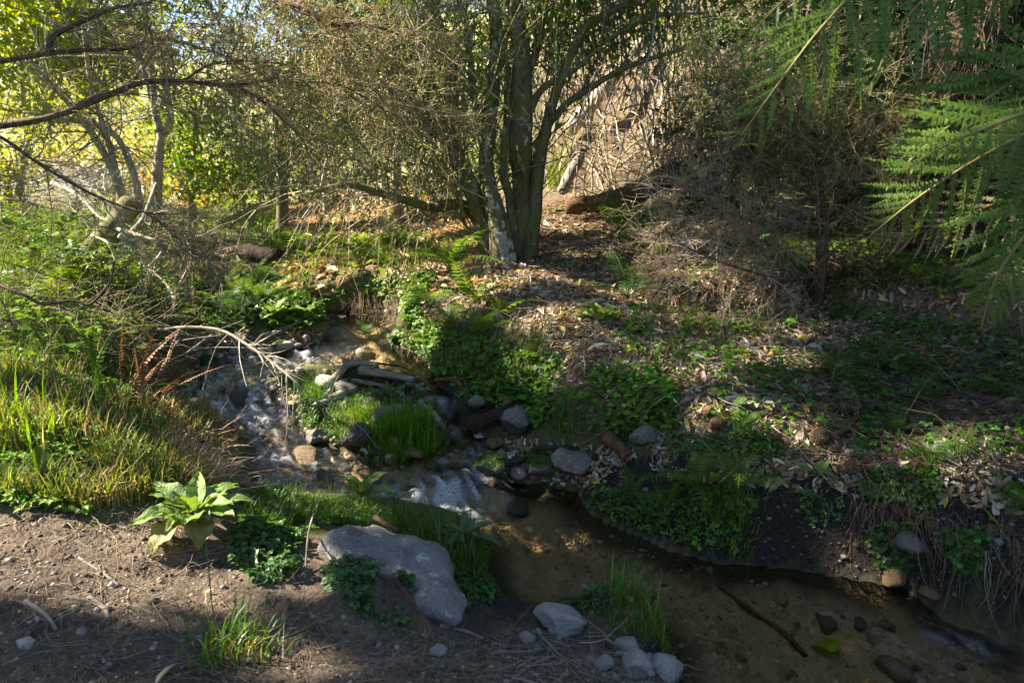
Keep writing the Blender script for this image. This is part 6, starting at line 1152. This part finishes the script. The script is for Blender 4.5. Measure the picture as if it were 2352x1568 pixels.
# hollow wood block
hb = hit(1120,965); V0 = []
bm = _bm.new(); 
def boxm(bm, c, s, seed, sub=5):
    r = _bm.ops.create_cube(bm, size=1); vs_ = r['verts']; _bm.ops.scale(bm, vec=Vector(s), verts=vs_); _bm.ops.translate(bm, vec=Vector(c), verts=vs_)
e = empty('hollow_block', hb, 'dark wet hollowed wood block lying tilted in the side channel', 'wood block')
def block_part(name, c, s, seed, m_='wood_wet'):
    bm = _bm.new(); boxm(bm, c, s, seed); _bm.ops.bevel(bm, geom=bm.edges[:], offset=.009, segments=2, affect='EDGES'); _bm.ops.subdivide_edges(bm, edges=bm.edges[:], cuts=2, use_grid_fill=True)
    for v in bm.verts:
        q_ = np.array(v.co[:]); dn = fbm(q_[None]*14+seed, 3, seed)[0]; v.co += Vector(q_-np.array(c)).normalized()*.006*dn
    me = bpy.data.meshes.new(name); bm.to_mesh(me); bm.free(); me.polygons.foreach_set('use_smooth', np.ones(len(me.polygons), bool)); a2 = me.color_attributes.new('Col', 'FLOAT_COLOR', 'POINT'); a2.data.foreach_set('color', np.ones(len(me.vertices)*4, np.float32)); me.materials.append(M[m_]); o = put(name, me, e); o.rotation_euler = (.12, -.22, .55); return o
block_part('base', (0,0,.03), (.30,.21,.05), 1); block_part('side', (0,.093,.075), (.30,.035,.09), 2); block_part('side', (0,-.093,.07), (.30,.035,.08), 3); block_part('end', (.135,0,.075), (.035,.16,.09), 4, 'wood_brown'); 
rock(1112,935,.11,'speckled stone resting on the hollow wood block','s_grey',1370,None,.0,False,p=hb+[-.07,.02,.07])
# cones
def cone_mesh():
    b = Buf(); n = 120; i = np.arange(n); u = (i+.5)/n; az = i*2.39996; prof = np.sin(np.pi*(u*.92+.05))**.6*.36; ctr = np.stack([np.cos(az)*prof, np.sin(az)*prof, (u-.5)*1.1], -1); out = np.stack([np.cos(az), np.sin(az), np.full(n, .35)], -1)
    T = (np.array([[-.05,-.5,0],[.55,-.45,.12],[.85,0,.2],[.55,.45,.12],[-.05,.5,0],[.6,0,-.12]]), [np.array([[0,1,5],[1,2,5],[2,3,5],[3,4,5]]), np.array([[0,4,3,1]])]); b.bake(T, basis(out, np.array([[0,0,1.]])+0*out)*.16, ctr, rcol(n, (.26,.17,.10), .2)); v, f = ICO3; b.add(v*np.array([.33,.33,.55]), f, (.09,.055,.03)); return b.mesh('cone')
CM = cone_mesh(); CM.materials.append(M['twig'])
for i, (px, py, s, lb) in enumerate([(1960,1000,.10,'round brown cone at the bottom of the cone cluster'),(1950,955,.11,'brown cone in the middle of the cone cluster'),(1935,925,.10,'dark cone at the top of the cone cluster'),(1882,1020,.12,'scaly brown cone lying left of the cone cluster'),(1955,1085,.10,'dark cone half buried in the black soil'),(1650,985,.10,'cone lying in litter above the black bank'),(1625,955,.08,'small cone in the leaf litter above the black bank')]):
    p = hit(px, py); tag(put('pine_cone', CM, None, p+[0,0,s*.3], (1.3+.4*i, .3*i, i*1.3), s*.8), lb, 'cone')
stick('fallen_branch', 'orange-brown branch the cones hang on', [(1905,1022,.03),(1945,1010,.05),(1965,975,.06),(1960,930,.06),(1940,900,.05)], .014, .010, 'wood_brown', 1380, 'branch')
# single fallen leaves
BL = {}
def big_leaf(px, py, L, col, label, seed, dz=.012, rot=None, W=.36, float_=False):
    rng = np.random.default_rng(seed); V, Q = litter_T(seed); b = Buf(); b.add(V*np.array([L, L*W, L*.8]), Q, rcol(len(V), col, .1, .04, rng)); p = hit(px, py) if not float_ else at_z(px, py, float_+.004); o = b.build('fallen_leaf', M['herb'], None, True); o.location = p+np.array([0, 0, dz]); o.rotation_euler = rot or (rng.normal(.3, .2), rng.normal(0, .25), rng.uniform(0, 6)); tag(o, label, 'leaf')
Yw = (.42,.34,.03)
for i, (px, py, L, c, lb) in enumerate([(1690,1256,.09,Yw,'yellow leaf at the waterline right of the shore clump'),(1733,1252,.07,Yw,'small yellow leaf right of its twin by the waterline'),(2072,1213,.10,Yw,'yellow leaf on the soil above the far shore'),(1830,1140,.09,(.16,.2,.1),'pale green leaf stuck on the black soil face'),(2040,1297,.1,(.25,.3,.04),'curled yellow-green leaf at the far waterline'),(1420,1040,.1,Yw,'yellow leaf on the wet sand by the shore rocks'),(1300,990,.09,(.4,.42,.12),'pale yellow leaf below the green bank'),(1170,1110,.06,Yw,'round yellow leaf by the moss-capped rock'),(1900,1035,.1,(.4,.3,.05),'yellow leaf below the cones'),(1770,1010,.08,(.42,.36,.08),'yellow leaf in the litter above the black bank'),(2270,1190,.11,(.25,.3,.06),'long green-yellow leaf on the black soil at the right'),(1905,745,.08,(.35,.4,.05),'yellow-green leaf on the ledge below the dark bush'),(1500,700,.1,Yw,'yellow leaf on the litter slope below the wide fern'),(380,1555,.08,(.45,.38,.28),'pale dead leaf at the bottom edge of the soil'),(480,1365,.03,(.6,.57,.5),'small whitish leaf on the dark soil'),(2110,735,.07,Yw,'bright yellow leaf hanging in the roots of the ledge')]): big_leaf(px, py, L, c, lb, 1400+i)
e_ = hit(100,1120); big_leaf(95,1110,.17,(.12,.17,.02),'single glossy green leaf standing in the grass at the left edge',1430,.07,(.5,-.75,2.2),.45)
for i, (px, py, L, c) in enumerate([(1900,1500,.10,(.30,.36,.05)),(1925,1515,.09,(.42,.42,.06)),(1880,1515,.08,(.2,.27,.04))]): big_leaf(px, py, L, c, ['broad green-yellow leaf of the tilted leaf group in the water', 'yellow leaf of the group standing in the water', 'darker green leaf of the group standing in the water'][i], 1440+i, .04, (1.0+.2*i, .2*i-.2, 1.2*i), .6)
# sunken branch on the bed of the near pool
log_thing('sunken_branch', 'thin orange-brown branch lying on the bed of the near pool', [(1560,1280,.0),(1680,1370,.0),(1800,1460,.0),(1850,1510,.0)], None, .008, .011, 'wood_brown', 1450, 'branch', True)
